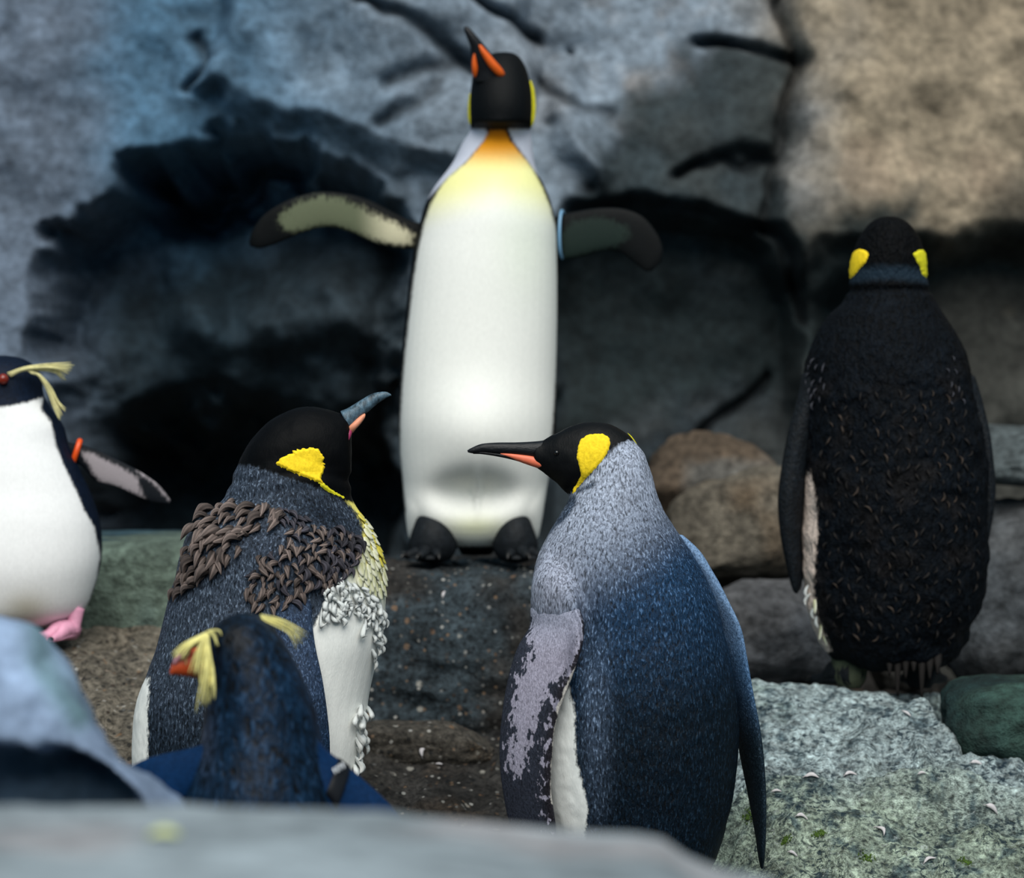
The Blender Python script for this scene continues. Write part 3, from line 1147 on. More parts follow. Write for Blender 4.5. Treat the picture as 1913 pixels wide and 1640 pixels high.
bod = body(root, 'body', [
    flat([(992, 830, 945, 30, 20), (980, 786, 986, 80, 10), (950, 757, 1014, 104), (900, 752, 1024, 120), (850, 747, 1035, 128), (790, 744, 1039, 132), (720, 746, 1039, 130),
          (650, 751, 1040, 128), (580, 758, 1041, 124), (520, 765, 1041, 120), (470, 772, 1040, 115), (420, 783, 1038, 108), (380, 795, 1030, 98, 4), (350, 812, 1018, 88, 8),
          (320, 835, 1003, 74, 12), (300, 848, 998, 66, 14), (270, 862, 995, 58, 16), (246, 877, 992, 54, 14), (232, 879, 993, 54, 6), (200, 878, 994, 56, 0), (165, 880, 992, 54, -4),
          (130, 886, 984, 46, -8), (108, 905, 972, 30, -10), (98, 925, 958, 10, -10)]),
    flat([(900, 756, 860, 60, -10), (950, 756, 850, 60, -12), (985, 760, 800, 34, -14), (1008, 763, 778, 10, -14)]),
    flat([(900, 920, 1022, 60, -10), (950, 925, 1016, 60, -12), (985, 968, 1010, 34, -14), (1008, 991, 1005, 10, -14)])],
    D, m_c, shape_c, tone_c, masks_c)
m_fl = plumage('raised_flipper_underside', [('pale', 'tone_under', 8, 8)], fs=(300, 300, 300), streak=0.35, bump=0.3, vary=0.5)


def tone_fl(q, fc, v):
    return np.repeat(lin((6, 9, 11))[None], len(q), 0)


def masks_fl(q, fc, v):
    s = sdf([(772, 440), (768, 458), (740, 458), (690, 446), (640, 424), (600, 420), (560, 432), (530, 430), (520, 405), (560, 375), (600, 366), (640, 372), (690, 396), (740, 418)], q)
    return {'pale': np.minimum(s, fc * 80)}


def twotone(me_o, fn):
    me = me_o.data
    q = proj(get_v(me) + worldloc(me_o.parent))
    cattr(me, 'tone_under', fn(q))


fl = part(root, 'flipper', [(790, 418, 20, 795, 466, 20, 12), (765, 411, 14, 765, 465, 14, 11), (730, 394, 8, 735, 462, 8, 10), (690, 374, 0, 697, 453, 0, 9), (650, 362, -8, 655, 434, -8, 8),
                            (605, 358, -14, 612, 424, -14, 8), (565, 364, -18, 572, 432, -18, 7), (525, 380, -20, 538, 446, -20, 6), (492, 402, -18, 508, 458, -18, 5), (472, 430, -16, 484, 464, -16, 4),
                            (465, 452, -14, 468, 460, -14, 1)], D, m_fl, 28, 5, 2.2, 'raised flipper with pale olive underside', tone_fl, masks_fl)
twotone(fl, lambda q: mixc(np.repeat(lin((96, 102, 80))[None], len(q), 0), lin((204, 198, 168))[None], sstep(660, 740, q[:, 0])))


def masks_fr(q, fc, v):
    s = sdf([(1046, 440), (1070, 412), (1120, 405), (1170, 420), (1175, 440), (1150, 462), (1110, 470), (1046, 492)], q)
    return {'pale': np.minimum(s, fc * 80)}


fr = part(root, 'flipper', [(1022, 412, 30, 1022, 478, 30, 12), (1045, 402, 24, 1045, 486, 24, 11), (1085, 393, 18, 1085, 480, 18, 10), (1125, 388, 12, 1122, 470, 12, 9), (1165, 390, 8, 1152, 468, 8, 8),
                            (1200, 404, 4, 1172, 480, 4, 7), (1225, 432, 2, 1192, 496, 2, 6), (1238, 462, 0, 1206, 506, 0, 4), (1236, 488, 0, 1218, 506, 0, 2)], D, m_fl, 28, 5, 2.2,
          'raised flipper with dark tip', tone_fl, masks_fr)
twotone(fr, lambda q: np.repeat(lin((30, 42, 38))[None], len(q), 0))
mbd = MB()
th = np.linspace(0, 2 * math.pi, 33)[:-1]
ringp = np.stack([1050 + 6 * np.cos(th) * 0 + 5 * np.sin(th), 438 + 44 * np.cos(th), 20 + 26 * np.sin(th)], -1)
ring = P(ringp[:, 0], ringp[:, 1], D + ringp[:, 2] * D / F)
tube(mbd, np.concatenate([ring, ring[:2]]), [0.0028] * 34, 8, 1)
link('flipper_band', mbd.mesh('flipper_band', worldloc(root)), M['blue_band'], fr)['label'] = 'pale blue ring on the flipper'
part(root, 'bill', [(885, 152, -50, 962, 158, -40, 16), (882, 128, -54, 944, 136, -48, 15), (879, 104, -62, 926, 112, -58, 13), (878, 86, -68, 912, 93, -66, 11), (872, 70, -72, 899, 77, -72, 9),
                    (867, 57, -74, 887, 63, -74, 7), (867, 51, -74, 878, 53, -74, 4), (870, 49, -74, 874, 50, -74, 1)], D, M['black_bill'], 20, 5)
part(root, 'bill_plate', [(894, 84, -79, 899, 84, -79, 2), (897, 96, -78, 912, 98, -76, 5), (903, 108, -75, 924, 112, -72, 7), (912, 123, -72, 937, 127, -66, 8), (925, 138, -66, 943, 138, -62, 6),
                          (936, 145, -56, 940, 144, -56, 1)], D, M['amber_plate'], 16, 4, 2, 'orange plate on the right of the bill')
part(root, 'bill_plate', [(885, 100, -70, 888, 100, -70, 3), (882, 112, -68, 890, 112, -70, 5), (882, 126, -64, 892, 128, -68, 6), (884, 138, -60, 890, 140, -64, 4), (887, 145, -60, 888, 145, -60, 1)],
     D, M['amber_plate'], 16, 4, 2, 'orange plate on the left of the bill')
part(root, 'ear_patch', [(980, 152, 0, 990, 152, 10, 8), (982, 170, 0, 994, 170, 12, 12), (983, 195, 0, 995.5, 195, 12, 14), (982, 218, -2, 994.5, 218, 10, 14), (976, 234, -6, 992, 235, 6, 12), (968, 240, -8, 984, 240, 0, 4)],
     D, M['dim_yellow'], 20, 4)
part(root, 'ear_patch', [(879, 175, 10, 886, 175, 0, 6), (876.8, 200, 12, 886, 200, 2, 8), (877.5, 225, 12, 888, 226, 0, 8), (882, 238, 6, 892, 239, -4, 5)], D, M['dim_yellow'], 20, 4)
for sx, (a, b) in ((-1, (765, 852)), (1, (922, 1003))):
    cxp = (a + b) / 2
    part(root, 'leg', flat([(945, cxp - 26, cxp + 26, 22, -40), (972, a + 12, b - 12, 30, -55), (1000, a + 2, b - 2, 40, -66), (1022, a - 2, b + 2, 40, -66), (1040, a + 8, b - 8, 30, -60)]), D, M['black_foot'], 28, 4)
    foot(root, P(cxp, 1043, D - 0.05), math.pi + sx * -0.25, 0.085, M['black_foot'], 0.4, 0.024)
part(root, 'tail', flat([(960, 855, 925, 30, 60), (1000, 850, 930, 26, 70), (1022, 855, 926, 18, 74), (1036, 862, 918, 8, 76)]), D, M['tail'], 24, 4)

# ------------------------------------------------------------------ penguin 2: blue-grey back, looking left
D = 3.9
root = empty('king_penguin', (float(P(1200, 0, D)[0]), D, 0.0), 'king penguin with blue-grey back turned to us and head in left profile', 'penguin')
m_r = plumage('silver_blue_plumage', [('white', 'tone_belly', 3, 4, True), ('hood', L4((5, 6, 8)), 4, 4, True)], fs=(380, 380, 120), streak=0.85, tips=0.9,
              bump=0.9, bdist=0.0022, vary=0.25, rough=0.55, spec=0.16)
HOOD = [(980, 780), (1110, 770), (1200, 790), (1200, 826), (1176, 824), (1158, 830), (1141, 843), (1118, 868), (1098, 894), (1074, 918), (1056, 930), (1000, 900), (960, 860)]


def tone_r(q, fc, v):
    x, y = q[:, 0], q[:, 1]
    silver, blue, navy = lin((164, 173, 192)), lin((22, 52, 82)), lin((4, 20, 33))
    t = mixc(np.repeat(silver[None], len(q), 0), blue[None], sstep(890, 1180, y + 0.75 * (x - 1120)))
    t = mixc(t, navy[None], sstep(1090, 1400, y + 0.25 * (x - 1180)))  # darker lower back, deepened to paint in the light from top left
    t = mixc(t, lin((164, 168, 186))[None], blob(q, 1026, 1095, 50, 80) * 0.8)
    t = mixc(t, lin((88, 106, 132))[None], blob(q, 1112, 1330, 26, 190) * 0.5)
    s = sdf([(1076, 918), (1096, 905), (1110, 898), (1112, 908), (1090, 918), (1078, 925), (1076, 945), (1062, 965), (1046, 980), (1026, 1000), (1004, 1020), (1000, 1000), (1050, 940)], q)
    t = mixc(t, lin((62, 74, 92))[None], sstep(-3, 4, s + 4 * fbm(np.stack([x / 12, y / 12, x * 0], -1), 2, 3)))
    return t


def masks_r(q, fc, v):
    wb = sdf([(900, 1280), (1063, 1260), (1066, 1300), (1073, 1329), (1076, 1414), (1091, 1474), (1098, 1506), (1093, 1569), (1090, 1700), (900, 1700)], q)
    wh = np.repeat(lin((232, 236, 234))[None], len(q), 0)
    return {'hood': sdf(HOOD, q), 'white': np.where(fc > -0.2, wb, np.maximum(wb, 30.0)), 'tone_belly': wh}


def shape_r(q, fc, v, n):
    out = np.zeros_like(v)
    f = fc > 0
    out[:, 1] += (0.012 * blob(q, 1100, 1180, 18, 70, 0.1) + 0.006 * blob(q, 1075, 905, 24, 8, -0.6)) * f
    out += n * (0.0012 * fbm(v * 60, 3, 5))[:, None]
    return out


bod = body(root, 'body', [
    flat([(1668, 1130, 1270, 60), (1645, 1090, 1310, 100), (1612, 1050, 1334, 130), (1545, 1012, 1356, 150), (1477, 992, 1371, 160), (1414, 984, 1379, 165), (1361, 980, 1381, 166), (1290, 980, 1376, 164), (1230, 985, 1365, 158),
          (1177, 991, 1352, 150), (1124, 995, 1338, 142), (1077, 996, 1318, 132), (1039, 1004, 1296, 120), (1001, 1023, 1272, 106), (967, 1042, 1249, 92), (938, 1060, 1233, 80), (905, 1078, 1223, 68), (872, 1098, 1213, 58),
          (845, 1120, 1202, 44), (830, 1140, 1190, 24)]),
    [(992, 829, 0, 1000, 872, 0, 16), (1012, 823, 0, 1016, 884, 0, 20), (1036, 810, 0, 1036, 900, 0, 30), (1073, 793, 0, 1058, 922, 0, 42), (1111, 788, 0, 1082, 930, 0, 47), (1142, 793, 0, 1115, 930, 0, 47), (1168, 807, 0, 1145, 925, 0, 42),
     (1188, 828, 0, 1170, 905, 0, 30), (1200, 850, 0, 1195, 885, 0, 12)],
    [(1040, 1000, -10, 1080, 1010, -40, 10), (1012, 1040, -24, 1070, 1060, -84, 20), (998, 1085, -40, 1074, 1100, -124, 24), (993, 1130, -48, 1080, 1136, -142, 19), (992, 1172, -48, 1085, 1174, -150, 11), (994, 1210, -46, 1076, 1212, -146, 4)]],
    D, m_r, shape_r, tone_r, masks_r, voxel=0.0036, smooth=5)
patch(root, 'ear_patch', bod, [(1097, 813), (1111, 810.5), (1127, 811), (1138, 817), (1140, 826), (1137, 840), (1127, 857), (1111, 876), (1098, 889), (1086, 902), (1076, 915), (1069, 923), (1071, 914), (1080, 901), (1086, 889), (1082, 870), (1078, 855),
                               (1080, 836), (1085, 822)], M['yellow_patch'])
part(root, 'ear_patch', [(1172, 808, 20, 1174, 812, 20, 8), (1180, 815, 20, 1179, 820, 20, 14), (1188, 826, 20, 1186, 829, 20, 12), (1191, 832, 20, 1189, 833, 20, 3)], D, M['dim_yellow'], 12, 4, label='sliver of the far yellow ear patch')
part(root, 'upper_bill', [(1034, 816, 0, 1022, 866, 0, 17), (1012, 823, 0, 1010, 860, 0, 15), (970, 826, 0, 970, 852, 0, 12), (930, 826.5, 0, 932, 848.5, 0, 9.5), (900, 829, 0, 902, 846, 0, 7), (882, 836, 0, 884, 847, 0, 5), (873, 841, 0, 874, 845, 0, 1.5)],
     D, M['black_bill'], 24, 5)
part(root, 'lower_bill', [(1026, 862, 0, 1024, 884, 0, 13), (1000, 855, 0, 1000, 873, 0, 11), (965, 850, 0, 965, 861, 0, 9), (930, 846, 0, 930, 853, 0, 6), (900, 843, 0, 900, 848.5, 0, 4), (884, 845, 0, 884, 848, 0, 1.5)], D, M['black_bill'], 20, 5)
part(root, 'bill_plate', [(935, 846, 0, 935, 849, 0, 6), (950, 846, 0, 950, 855, 0, 9), (975, 848, 0, 974, 864, 0, 12), (998, 851, 0, 997, 872, 0, 14), (1012, 857, 0, 1010, 875, 0, 15), (1020, 866, 0, 1018, 873, 0, 13)], D, M['orange_plate'], 24, 5, 2.4,
     'orange pink plate along the lower bill')
bv = bvh_of(bod)
h = cast(bv, 1040, 846)[0]
if h:
    sphere_at(root, 'eye', h, 0.004, M['eye'])
m_rf = plumage('mottled_flipper_plumage', [('light', 'tone_light', 3, 22), ('rim', L4((188, 184, 178)), 1.5, 3)], fs=(400, 400, 200), streak=0.5, bump=0.9, bdist=0.0016, vary=0.3, jscale=120.0, lay=0.4)


def tone_rf(q, fc, v):
    t = np.repeat(lin((50, 54, 66))[None], len(q), 0)
    tr = np.exp(-(seg_dist([(1084, 1170), (1076, 1240), (1050, 1290), (1034, 1350), (1026, 1420), (1024, 1490), (1032, 1545)], q) / 14) ** 2)
    return mixc(t, lin((34, 32, 38))[None], tr)


def masks_rf(q, fc, v):
    s = sdf([(975, 1040), (1090, 1040), (1083, 1130), (1088, 1180), (1078, 1230), (1058, 1262), (1030, 1280), (1016, 1310), (1006, 1340), (994, 1375), (988, 1400), (982, 1430), (968, 1452), (950, 1440), (948, 1404), (960, 1370), (956, 1332), (968, 1290),
             (960, 1268), (982, 1240), (994, 1210), (990, 1180)], q)
    dots = np.sin(q[:, 1] / 2.6) * 5 - 3 - np.abs(seg_dist([(1070, 1250), (1040, 1300), (1022, 1360), (1014, 1430), (1014, 1490), (1022, 1545)], q) - 4)
    rim = 2.2 - seg_dist([(1080, 1240), (1058, 1283), (1043, 1325), (1036, 1378), (1030, 1449), (1032, 1502)], q)
    tl = mixc(np.repeat(lin((160, 164, 184))[None], len(q), 0), lin((164, 160, 178))[None], sstep(1120, 1240, q[:, 1]))
    td = seg_dist([(1066, 1080), (1082, 1113), (1090, 1150), (1092, 1180), (1085, 1215), (1060, 1280), (1042, 1330)], q)
    rows = (0.5 + 0.5 * np.sin(td * 0.95)) * sstep(44, 8, td) * sstep(1095, 1125, q[:, 1])
    tl = mixc(tl, lin((66, 70, 86))[None], rows * 0.7)
    return {'light': np.minimum(np.maximum(s, dots), fc * 80 + 8), 'rim': rim, 'tone_light': tl}


part(root, 'flipper', [(1006, 1092, -40, 1050, 1102, -96, 6), (997, 1115, -46, 1072, 1128, -128, 12), (993, 1140, -50, 1084, 1146, -146, 16), (991, 1172, -52, 1090, 1174, -158, 16), (967, 1212, -64, 1085, 1214, -164, 13), (949, 1272, -66, 1063, 1278, -165, 12), (937, 1350, -66, 1039, 1345, -160, 11),
                       (934, 1414, -66, 1031, 1414, -156, 10), (940, 1477, -66, 1029, 1477, -152, 9), (952, 1537, -66, 1038, 1545, -148, 8), (972, 1600, -66, 1040, 1602, -140, 6), (998, 1640, -70, 1026, 1640, -110, 3)], D, m_rf, 40, 6, 2.3,
     'flipper mottled lavender grey and charcoal', tone_rf, masks_rf)
m_rf2 = plumage('flipper_edge_plumage', [], fs=(420, 420, 300), streak=0.6, tips=0.5, bump=0.6, vary=0.2)


def tone_rf2(q, fc, v):
    t = mixc(np.repeat(lin((112, 142, 178))[None], len(q), 0), lin((66, 98, 134))[None], sstep(1120, 1260, q[:, 1]))
    return mixc(t, lin((22, 36, 46))[None], sstep(1240, 1400, q[:, 1]))


part(root, 'flipper', [(1262, 1002, 20, 1276, 1008, 30, 10), (1285, 1040, 20, 1310, 1038, 30, 22), (1305, 1080, 24, 1327, 1077, 36, 34), (1322, 1124, 28, 1342, 1120, 40, 46), (1344, 1177, 34, 1361, 1177, 44, 56), (1358, 1233, 38, 1376, 1230, 46, 60),
                       (1374, 1300, 40, 1393, 1298, 46, 62), (1386, 1360, 40, 1408, 1358, 46, 60), (1393, 1414, 40, 1416, 1414, 46, 58), (1404, 1477, 40, 1422, 1477, 44, 52), (1412, 1545, 38, 1427, 1542, 40, 44), (1416, 1595, 36, 1429, 1595, 36, 30), (1421, 1622, 34, 1426, 1622, 34, 8)],
     D, m_rf2, 24, 5, 2.2, 'far flipper seen edge on', tone_rf2)
for k, a in enumerate((1120, 1270)):
    foot(root, (float(P(a, 0, D)[0]), D + 0.02, 0.0), -0.5 + 0.3 * k, 0.10, M['black_foot'], 0.4, 0.028)
    part(root, 'leg', flat([(1630, a - 40, a + 40, 36, 0), (1670, a - 32, a + 32, 30, 0), (1708, a - 26, a + 26, 26, 4)]), D, M['black_foot'], 20, 3)
part(root, 'tail', [(1170, 1630, -120, 1260, 1630, -120, 12), (1175, 1680, -150, 1255, 1680, -150, 9), (1190, 1722, -175, 1240, 1722, -175, 4)], D, M['tail'], 20, 4)

# ------------------------------------------------------------------ penguin 3: moulting, seen from behind, looking right
D = 4.0
root = empty('king_penguin', (float(P(470, 0, D)[0]), D, 0.03), 'moulting king penguin with ruffled brown feather tufts, bill raised to the right', 'penguin')
m_l = plumage('moulting_penguin_plumage', [('white', 'tone_belly', 3, 4, True), ('hood', L4((5, 6, 8)), 4, 5, True)], fs=(330, 330, 130), streak=0.85, tips=0.6, bump=0.95, bdist=0.0024, vary=0.35,
              rough=0.6, spec=0.08)
HOODL = [(400, 866), (442, 868), (476, 871), (514, 884), (560, 900), (598, 914), (640, 936), (700, 945), (700, 740), (400, 740)]


def tone_l(q, fc, v):
    x, y = q[:, 0], q[:, 1]
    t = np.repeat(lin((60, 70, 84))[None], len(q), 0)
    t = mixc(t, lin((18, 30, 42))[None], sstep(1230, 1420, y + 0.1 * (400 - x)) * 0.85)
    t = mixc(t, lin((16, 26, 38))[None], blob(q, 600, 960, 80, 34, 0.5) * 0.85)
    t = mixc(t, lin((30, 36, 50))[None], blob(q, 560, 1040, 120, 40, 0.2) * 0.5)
    return t


WHL = [(636, 926), (667, 958), (679, 989), (674, 1037), (656, 1069), (622, 1103), (602, 1138), (577, 1187), (590, 1240), (605, 1330), (612, 1420), (612, 1750), (900, 1750), (900, 900), (660, 915)]


def masks_l(q, fc, v):
    wb = np.maximum(sdf(WHL, q), sdf([(200, 1265), (278, 1265), (270, 1700), (200, 1700)], q))
    wb = np.where(fc > -0.25, wb, np.maximum(wb, np.where(q[:, 1] > 960, 30.0, -30.0)))
    t = mixc(np.repeat(lin((236, 238, 234))[None], len(q), 0), lin((226, 214, 88))[None], sstep(1150, 1010, q[:, 1] - 0.6 * (q[:, 0] - 690)) * 0.9)
    return {'hood': np.minimum(sdf(HOODL, q), 30), 'white': wb, 'tone_belly': t}


def shape_l(q, fc, v, n):
    out = n * (0.0012 * fbm(v * 55, 3, 15) * (1 - sstep(-6, 4, sdf(WHL, q))))[:, None]
    out += n * (0.004 * np.sin(q[:, 1] / 5.5 + 2 * np.sin(q[:, 0] / 40)) * sstep(872, 885, q[:, 1]) * sstep(940, 915, q[:, 1]) * 0.3)[:, None]
    out += n * (0.012 * blob(q, 560, 1050, 80, 60) + 0.010 * blob(q, 400, 1010, 60, 60))[:, None]
    return out


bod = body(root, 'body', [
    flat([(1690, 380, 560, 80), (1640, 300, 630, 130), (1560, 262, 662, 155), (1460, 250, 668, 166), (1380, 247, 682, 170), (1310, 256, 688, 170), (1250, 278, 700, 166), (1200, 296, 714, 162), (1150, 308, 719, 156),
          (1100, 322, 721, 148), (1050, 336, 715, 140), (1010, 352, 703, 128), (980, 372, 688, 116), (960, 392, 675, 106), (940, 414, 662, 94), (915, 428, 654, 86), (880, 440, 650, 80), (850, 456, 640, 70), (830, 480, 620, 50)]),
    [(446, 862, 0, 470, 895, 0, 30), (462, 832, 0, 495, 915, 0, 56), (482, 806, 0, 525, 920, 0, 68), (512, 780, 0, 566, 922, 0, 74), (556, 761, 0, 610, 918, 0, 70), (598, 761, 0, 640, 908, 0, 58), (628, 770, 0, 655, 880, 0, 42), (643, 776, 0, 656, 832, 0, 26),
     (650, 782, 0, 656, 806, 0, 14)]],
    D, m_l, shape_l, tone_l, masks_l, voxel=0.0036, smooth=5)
patch(root, 'ear_patch', bod, [(514.5, 866), (522, 857), (534, 850), (548, 844), (563, 840), (579, 837), (588, 838), (595, 842), (602, 848), (606, 856), (607, 864), (605, 876), (602, 887), (600, 897), (604, 906), (594, 901), (585, 896), (566, 890), (547, 882), (528, 873)],
      M['yellow_patch'], 0.003, jitter=3)
patch(root, 'ear_patch_streak', bod, [(594, 899), (606, 904), (618, 914), (632, 922), (644, 930), (630, 926), (612, 918), (600, 908)], M['dim_yellow'], 0.0015, jitter=2)
part(root, 'upper_bill', [(636, 768, 0, 656, 804, 0, 17), (648, 763, 0, 666, 791, 0, 15), (660, 756, 0, 675, 779, 0, 13), (676, 746, 0, 689, 768, 0, 11), (694, 736, 0, 704, 755, 0, 8.5), (710, 732, 0, 717, 746, 0, 6), (722, 732, 0, 726, 741, 0, 3.5), (730, 736, 0, 731, 739, 0, 1)],
     D, M['slate_bill'], 24, 5)
part(root, 'bill_plate', [(647, 796, -6, 660, 808, -4, 8), (656, 791, -9, 666, 800, -6, 9), (666, 782, -8, 674, 791, -5, 8), (675, 775, -6, 681, 781, -4, 6), (681, 772, -4, 683, 775, -4, 2)], D, M['peach_plate'], 18, 4, 2.2, 'peach plate at the base of the bill')
part(root, 'gape', [(634, 832, -18, 642, 834, -12, 7), (640, 820, -18, 650, 824, -12, 9), (645, 806, -14, 656, 812, -8, 8), (652, 800, -10, 658, 803, -8, 3)], D, M['gape'], 16, 4, 2, 'magenta skin at the corner of the bill')
m_lf = plumage('moulting_flipper_plumage', [], fs=(420, 420, 200), streak=0.7, tips=0.6, bump=0.8, vary=0.35, spec=0.15)


def tone_lf(q, fc, v):
    return mixc(np.repeat(lin((54, 62, 76))[None], len(q), 0), lin((13, 24, 34))[None], sstep(1180, 1400, q[:, 1]))


part(root, 'flipper', [(352, 1040, -10, 410, 1050, -70, 10), (334, 1070, -20, 408, 1085, -84, 14), (318, 1115, -28, 404, 1120, -96, 16), (299, 1190, -34, 398, 1200, -106, 16), (277, 1270, -36, 392, 1280, -118, 15), (260, 1340, -38, 382, 1345, -134, 13),
                       (254, 1400, -40, 368, 1402, -145, 10), (260, 1465, -44, 350, 1465, -140, 8), (282, 1525, -50, 325, 1525, -120, 4)], D, m_lf, 36, 5, 2.3, None, tone_lf)
part(root, 'flipper', [(500, 1060, -110, 580, 1065, -100, 10), (500, 1100, -130, 584, 1110, -128, 16), (504, 1150, -142, 583, 1150, -146, 16), (514, 1200, -152, 588, 1200, -152, 15), (530, 1270, -182, 602, 1270, -150, 12), (542, 1340, -184, 612, 1340, -150, 11),
                       (552, 1400, -182, 616, 1400, -150, 9), (562, 1470, -178, 612, 1470, -150, 7), (578, 1530, -170, 600, 1530, -156, 3)], D, m_lf, 36, 5, 2.3, None,
     lambda q, fc, v: mixc(np.repeat(lin((46, 62, 86))[None], len(q), 0), lin((18, 40, 64))[None], sstep(1250, 1420, q[:, 1])))
for k, a in enumerate((380, 540)):
    foot(root, (float(P(a, 0, D)[0]), D + 0.02, 0.02), 0.5, 0.10, M['black_foot'], 0.4, 0.028)
    part(root, 'leg', flat([(1640, a - 40, a + 40, 36, 0), (1670, a - 30, a + 30, 30, 0), (1692, a - 26, a + 26, 26, 4)]), D, M['black_foot'], 20, 3)
part(root, 'tail', [(420, 1640, -120, 500, 1640, -120, 12), (425, 1670, -145, 495, 1670, -145, 9), (440, 1696, -160, 480, 1696, -160, 4)], D, M['tail'], 20, 4)
TA = [(395, 952), (425, 936), (480, 944), (520, 952), (528, 968), (500, 978), (470, 985), (452, 1010), (440, 1032), (412, 1050), (390, 1072), (372, 1096), (345, 1112), (328, 1108), (334, 1070), (350, 1030), (360, 990), (376, 968)]
TB = [(468, 1072), (480, 1042), (530, 1020), (542, 985), (580, 984), (640, 992), (664, 1000), (660, 1045), (638, 1080), (622, 1098), (604, 1100), (588, 1078), (568, 1104), (545, 1128), (505, 1140), (468, 1128)]
scatter(root, 'moulting_tuft', bod, TA, BROWN, 12.5, 38, lambda p: 118 + 25 * math.sin(p[1] / 17), 0.46, limit=120, up=0.40)
scatter(root, 'moulting_tuft', bod, [(500, 950), (540, 956), (575, 966), (570, 982), (520, 976)], DARKT, 11, 24, 60, 0.42, limit=20)
scatter(root, 'moulting_tuft', bod, TB, BROWN + DARKT, 11.0, 26, 100, 0.48, limit=150, up=0.45, spread=1.0)
scatter(root, 'moulting_tuft', bod, [(600, 985), (664, 998), (662, 1045), (640, 1078), (622, 1096), (600, 1060)], DARKT, 11, 26, 100, 0.48, limit=30, up=0.45, spread=0.8)
scatter(root, 'white_tuft', bod, [(604, 1104), (640, 1080), (690, 1108), (714, 1128), (712, 1160), (690, 1165), (660, 1150), (630, 1160), (608, 1146)], WHITET, 7.5, 27, 80, 0.5, limit=130, up=0.2, spread=1.1)
scatter(root, 'white_tuft', bod, [(694, 1150), (717, 1140), (716, 1200), (709, 1245), (697, 1240)], WHITET, 8, 26, 95, 0.5, limit=44, up=0.2, spread=0.9)
scatter(root, 'white_tuft', bod, [(672, 1325), (692, 1320), (690, 1360), (688, 1410), (676, 1440), (660, 1440), (664, 1380)], WHITET, 10, 36, 95, 0.5, limit=40, up=0.2, spread=0.7)
scatter(root, 'chest_feather', bod, [(672, 962), (694, 990), (714, 1040), (720, 1100), (706, 1112), (668, 1085), (674, 1040), (684, 1000)], CHEST, 8.5, 22, 100, 0.62, limit=70, up=0.08, spread=0.2)
scatter(root, 'chest_feather', bod, [(664, 950), (682, 968), (704, 1005), (716, 1050), (722, 1080), (712, 1060), (696, 1010), (676, 975)], CHESTY, 8, 20, 100, 0.55, limit=30, up=0.10, spread=0.2)

# ------------------------------------------------------------------ penguin 4: dark ragged penguin on the right, back to us
D = 4.6
root = empty('king_penguin', tuple(P(1660, 1285, D)), 'dark ragged king penguin facing the wall on the right with two yellow ear patches', 'penguin')
m_d = plumage('ragged_dark_plumage', [('collar', L4((30, 44, 56)), 10, 3), ('white', L4((214, 196, 184)), 4, 5)], fs=(150, 150, 90), streak=0.8, bump=1.0, bdist=0.005, vary=0.7, rough=0.7, spec=0.08)


def masks_d(q, fc, v):
    wb = sdf([(1511, 880), (1518, 900), (1523, 930), (1528, 992), (1522, 1053), (1520, 1099), (1524, 1145), (1552, 1215), (1535, 1230), (1505, 1190), (1490, 1145), (1494, 1084), (1490, 1023), (1492, 947), (1502, 905)], q)
    cl = np.minimum(np.minimum(12 - np.abs(q[:, 1] - 517 + 8 * (1 - ((q[:, 0] - 1660) / 72) ** 2)), fc * 60), 40)
    return {'white': wb, 'collar': cl}


def tone_d(q, fc, v):
    p = v * 22
    t = np.repeat(lin((8, 13, 19))[None], len(q), 0)
    b = sstep(0.1, 0.5, fbm(p, 3, 66)) * sstep(620, 760, q[:, 1]) * 0.5
    t = mixc(t, lin((27, 24, 23))[None], b)
    return mixc(t, lin((5, 6, 8))[None], sstep(548, 530, q[:, 1]) * 0.9)


def shape_d(q, fc, v, n):
    k = sstep(600, 700, q[:, 1])
    return n * (k * (0.006 * fbm(v * 34, 4, 68) + 0.0015 * fbm(v * 110, 2, 69)) - 0.005 * np.exp(-((q[:, 1] - 541) / 6) ** 2))[:, None]


bod = body(root, 'body', [
    flat([(1250, 1600, 1740, 50), (1236, 1570, 1774, 76), (1212, 1542, 1797, 94), (1170, 1520, 1815, 112), (1120, 1506, 1838, 126), (1050, 1500, 1845, 132), (985, 1498, 1845, 134), (930, 1500, 1846, 134), (837, 1500, 1842, 130), (776, 1500, 1830, 126), (730, 1501, 1820, 122),
          (676, 1506, 1810, 114), (630, 1522, 1790, 102), (590, 1546, 1765, 88), (569, 1570, 1752, 78), (550, 1581, 1742, 70), (538, 1584, 1738, 68), (517, 1588, 1731, 64), (487, 1589, 1731, 64), (462, 1597, 1724, 60), (438, 1608, 1714, 54), (418, 1623, 1698, 42), (407, 1640, 1680, 24),
          (404, 1654, 1668, 6)])],
    D, m_d, shape_d, tone_d, masks_d)
patch(root, 'ear_patch', bod, [(1603, 466), (1612, 467), (1621, 471), (1623, 477), (1615, 492), (1603, 505), (1594, 516), (1586, 522), (1587, 496), (1592, 474)], M['yellow_patch'], 0.002)
patch(root, 'ear_patch', bod, [(1706, 474), (1714, 468), (1725, 467), (1731, 474), (1732, 496), (1732, 520), (1725, 514), (1716, 493)], M['dim_yellow'], 0.002)
m_df = plumage('ragged_flipper_plumage', [], fs=(200, 200, 140), streak=0.7, bump=0.9, bdist=0.003, vary=0.6, rough=0.65, spec=0.2)
tdf = lambda q, fc, v: np.repeat(lin((14, 20, 26))[None], len(q), 0)
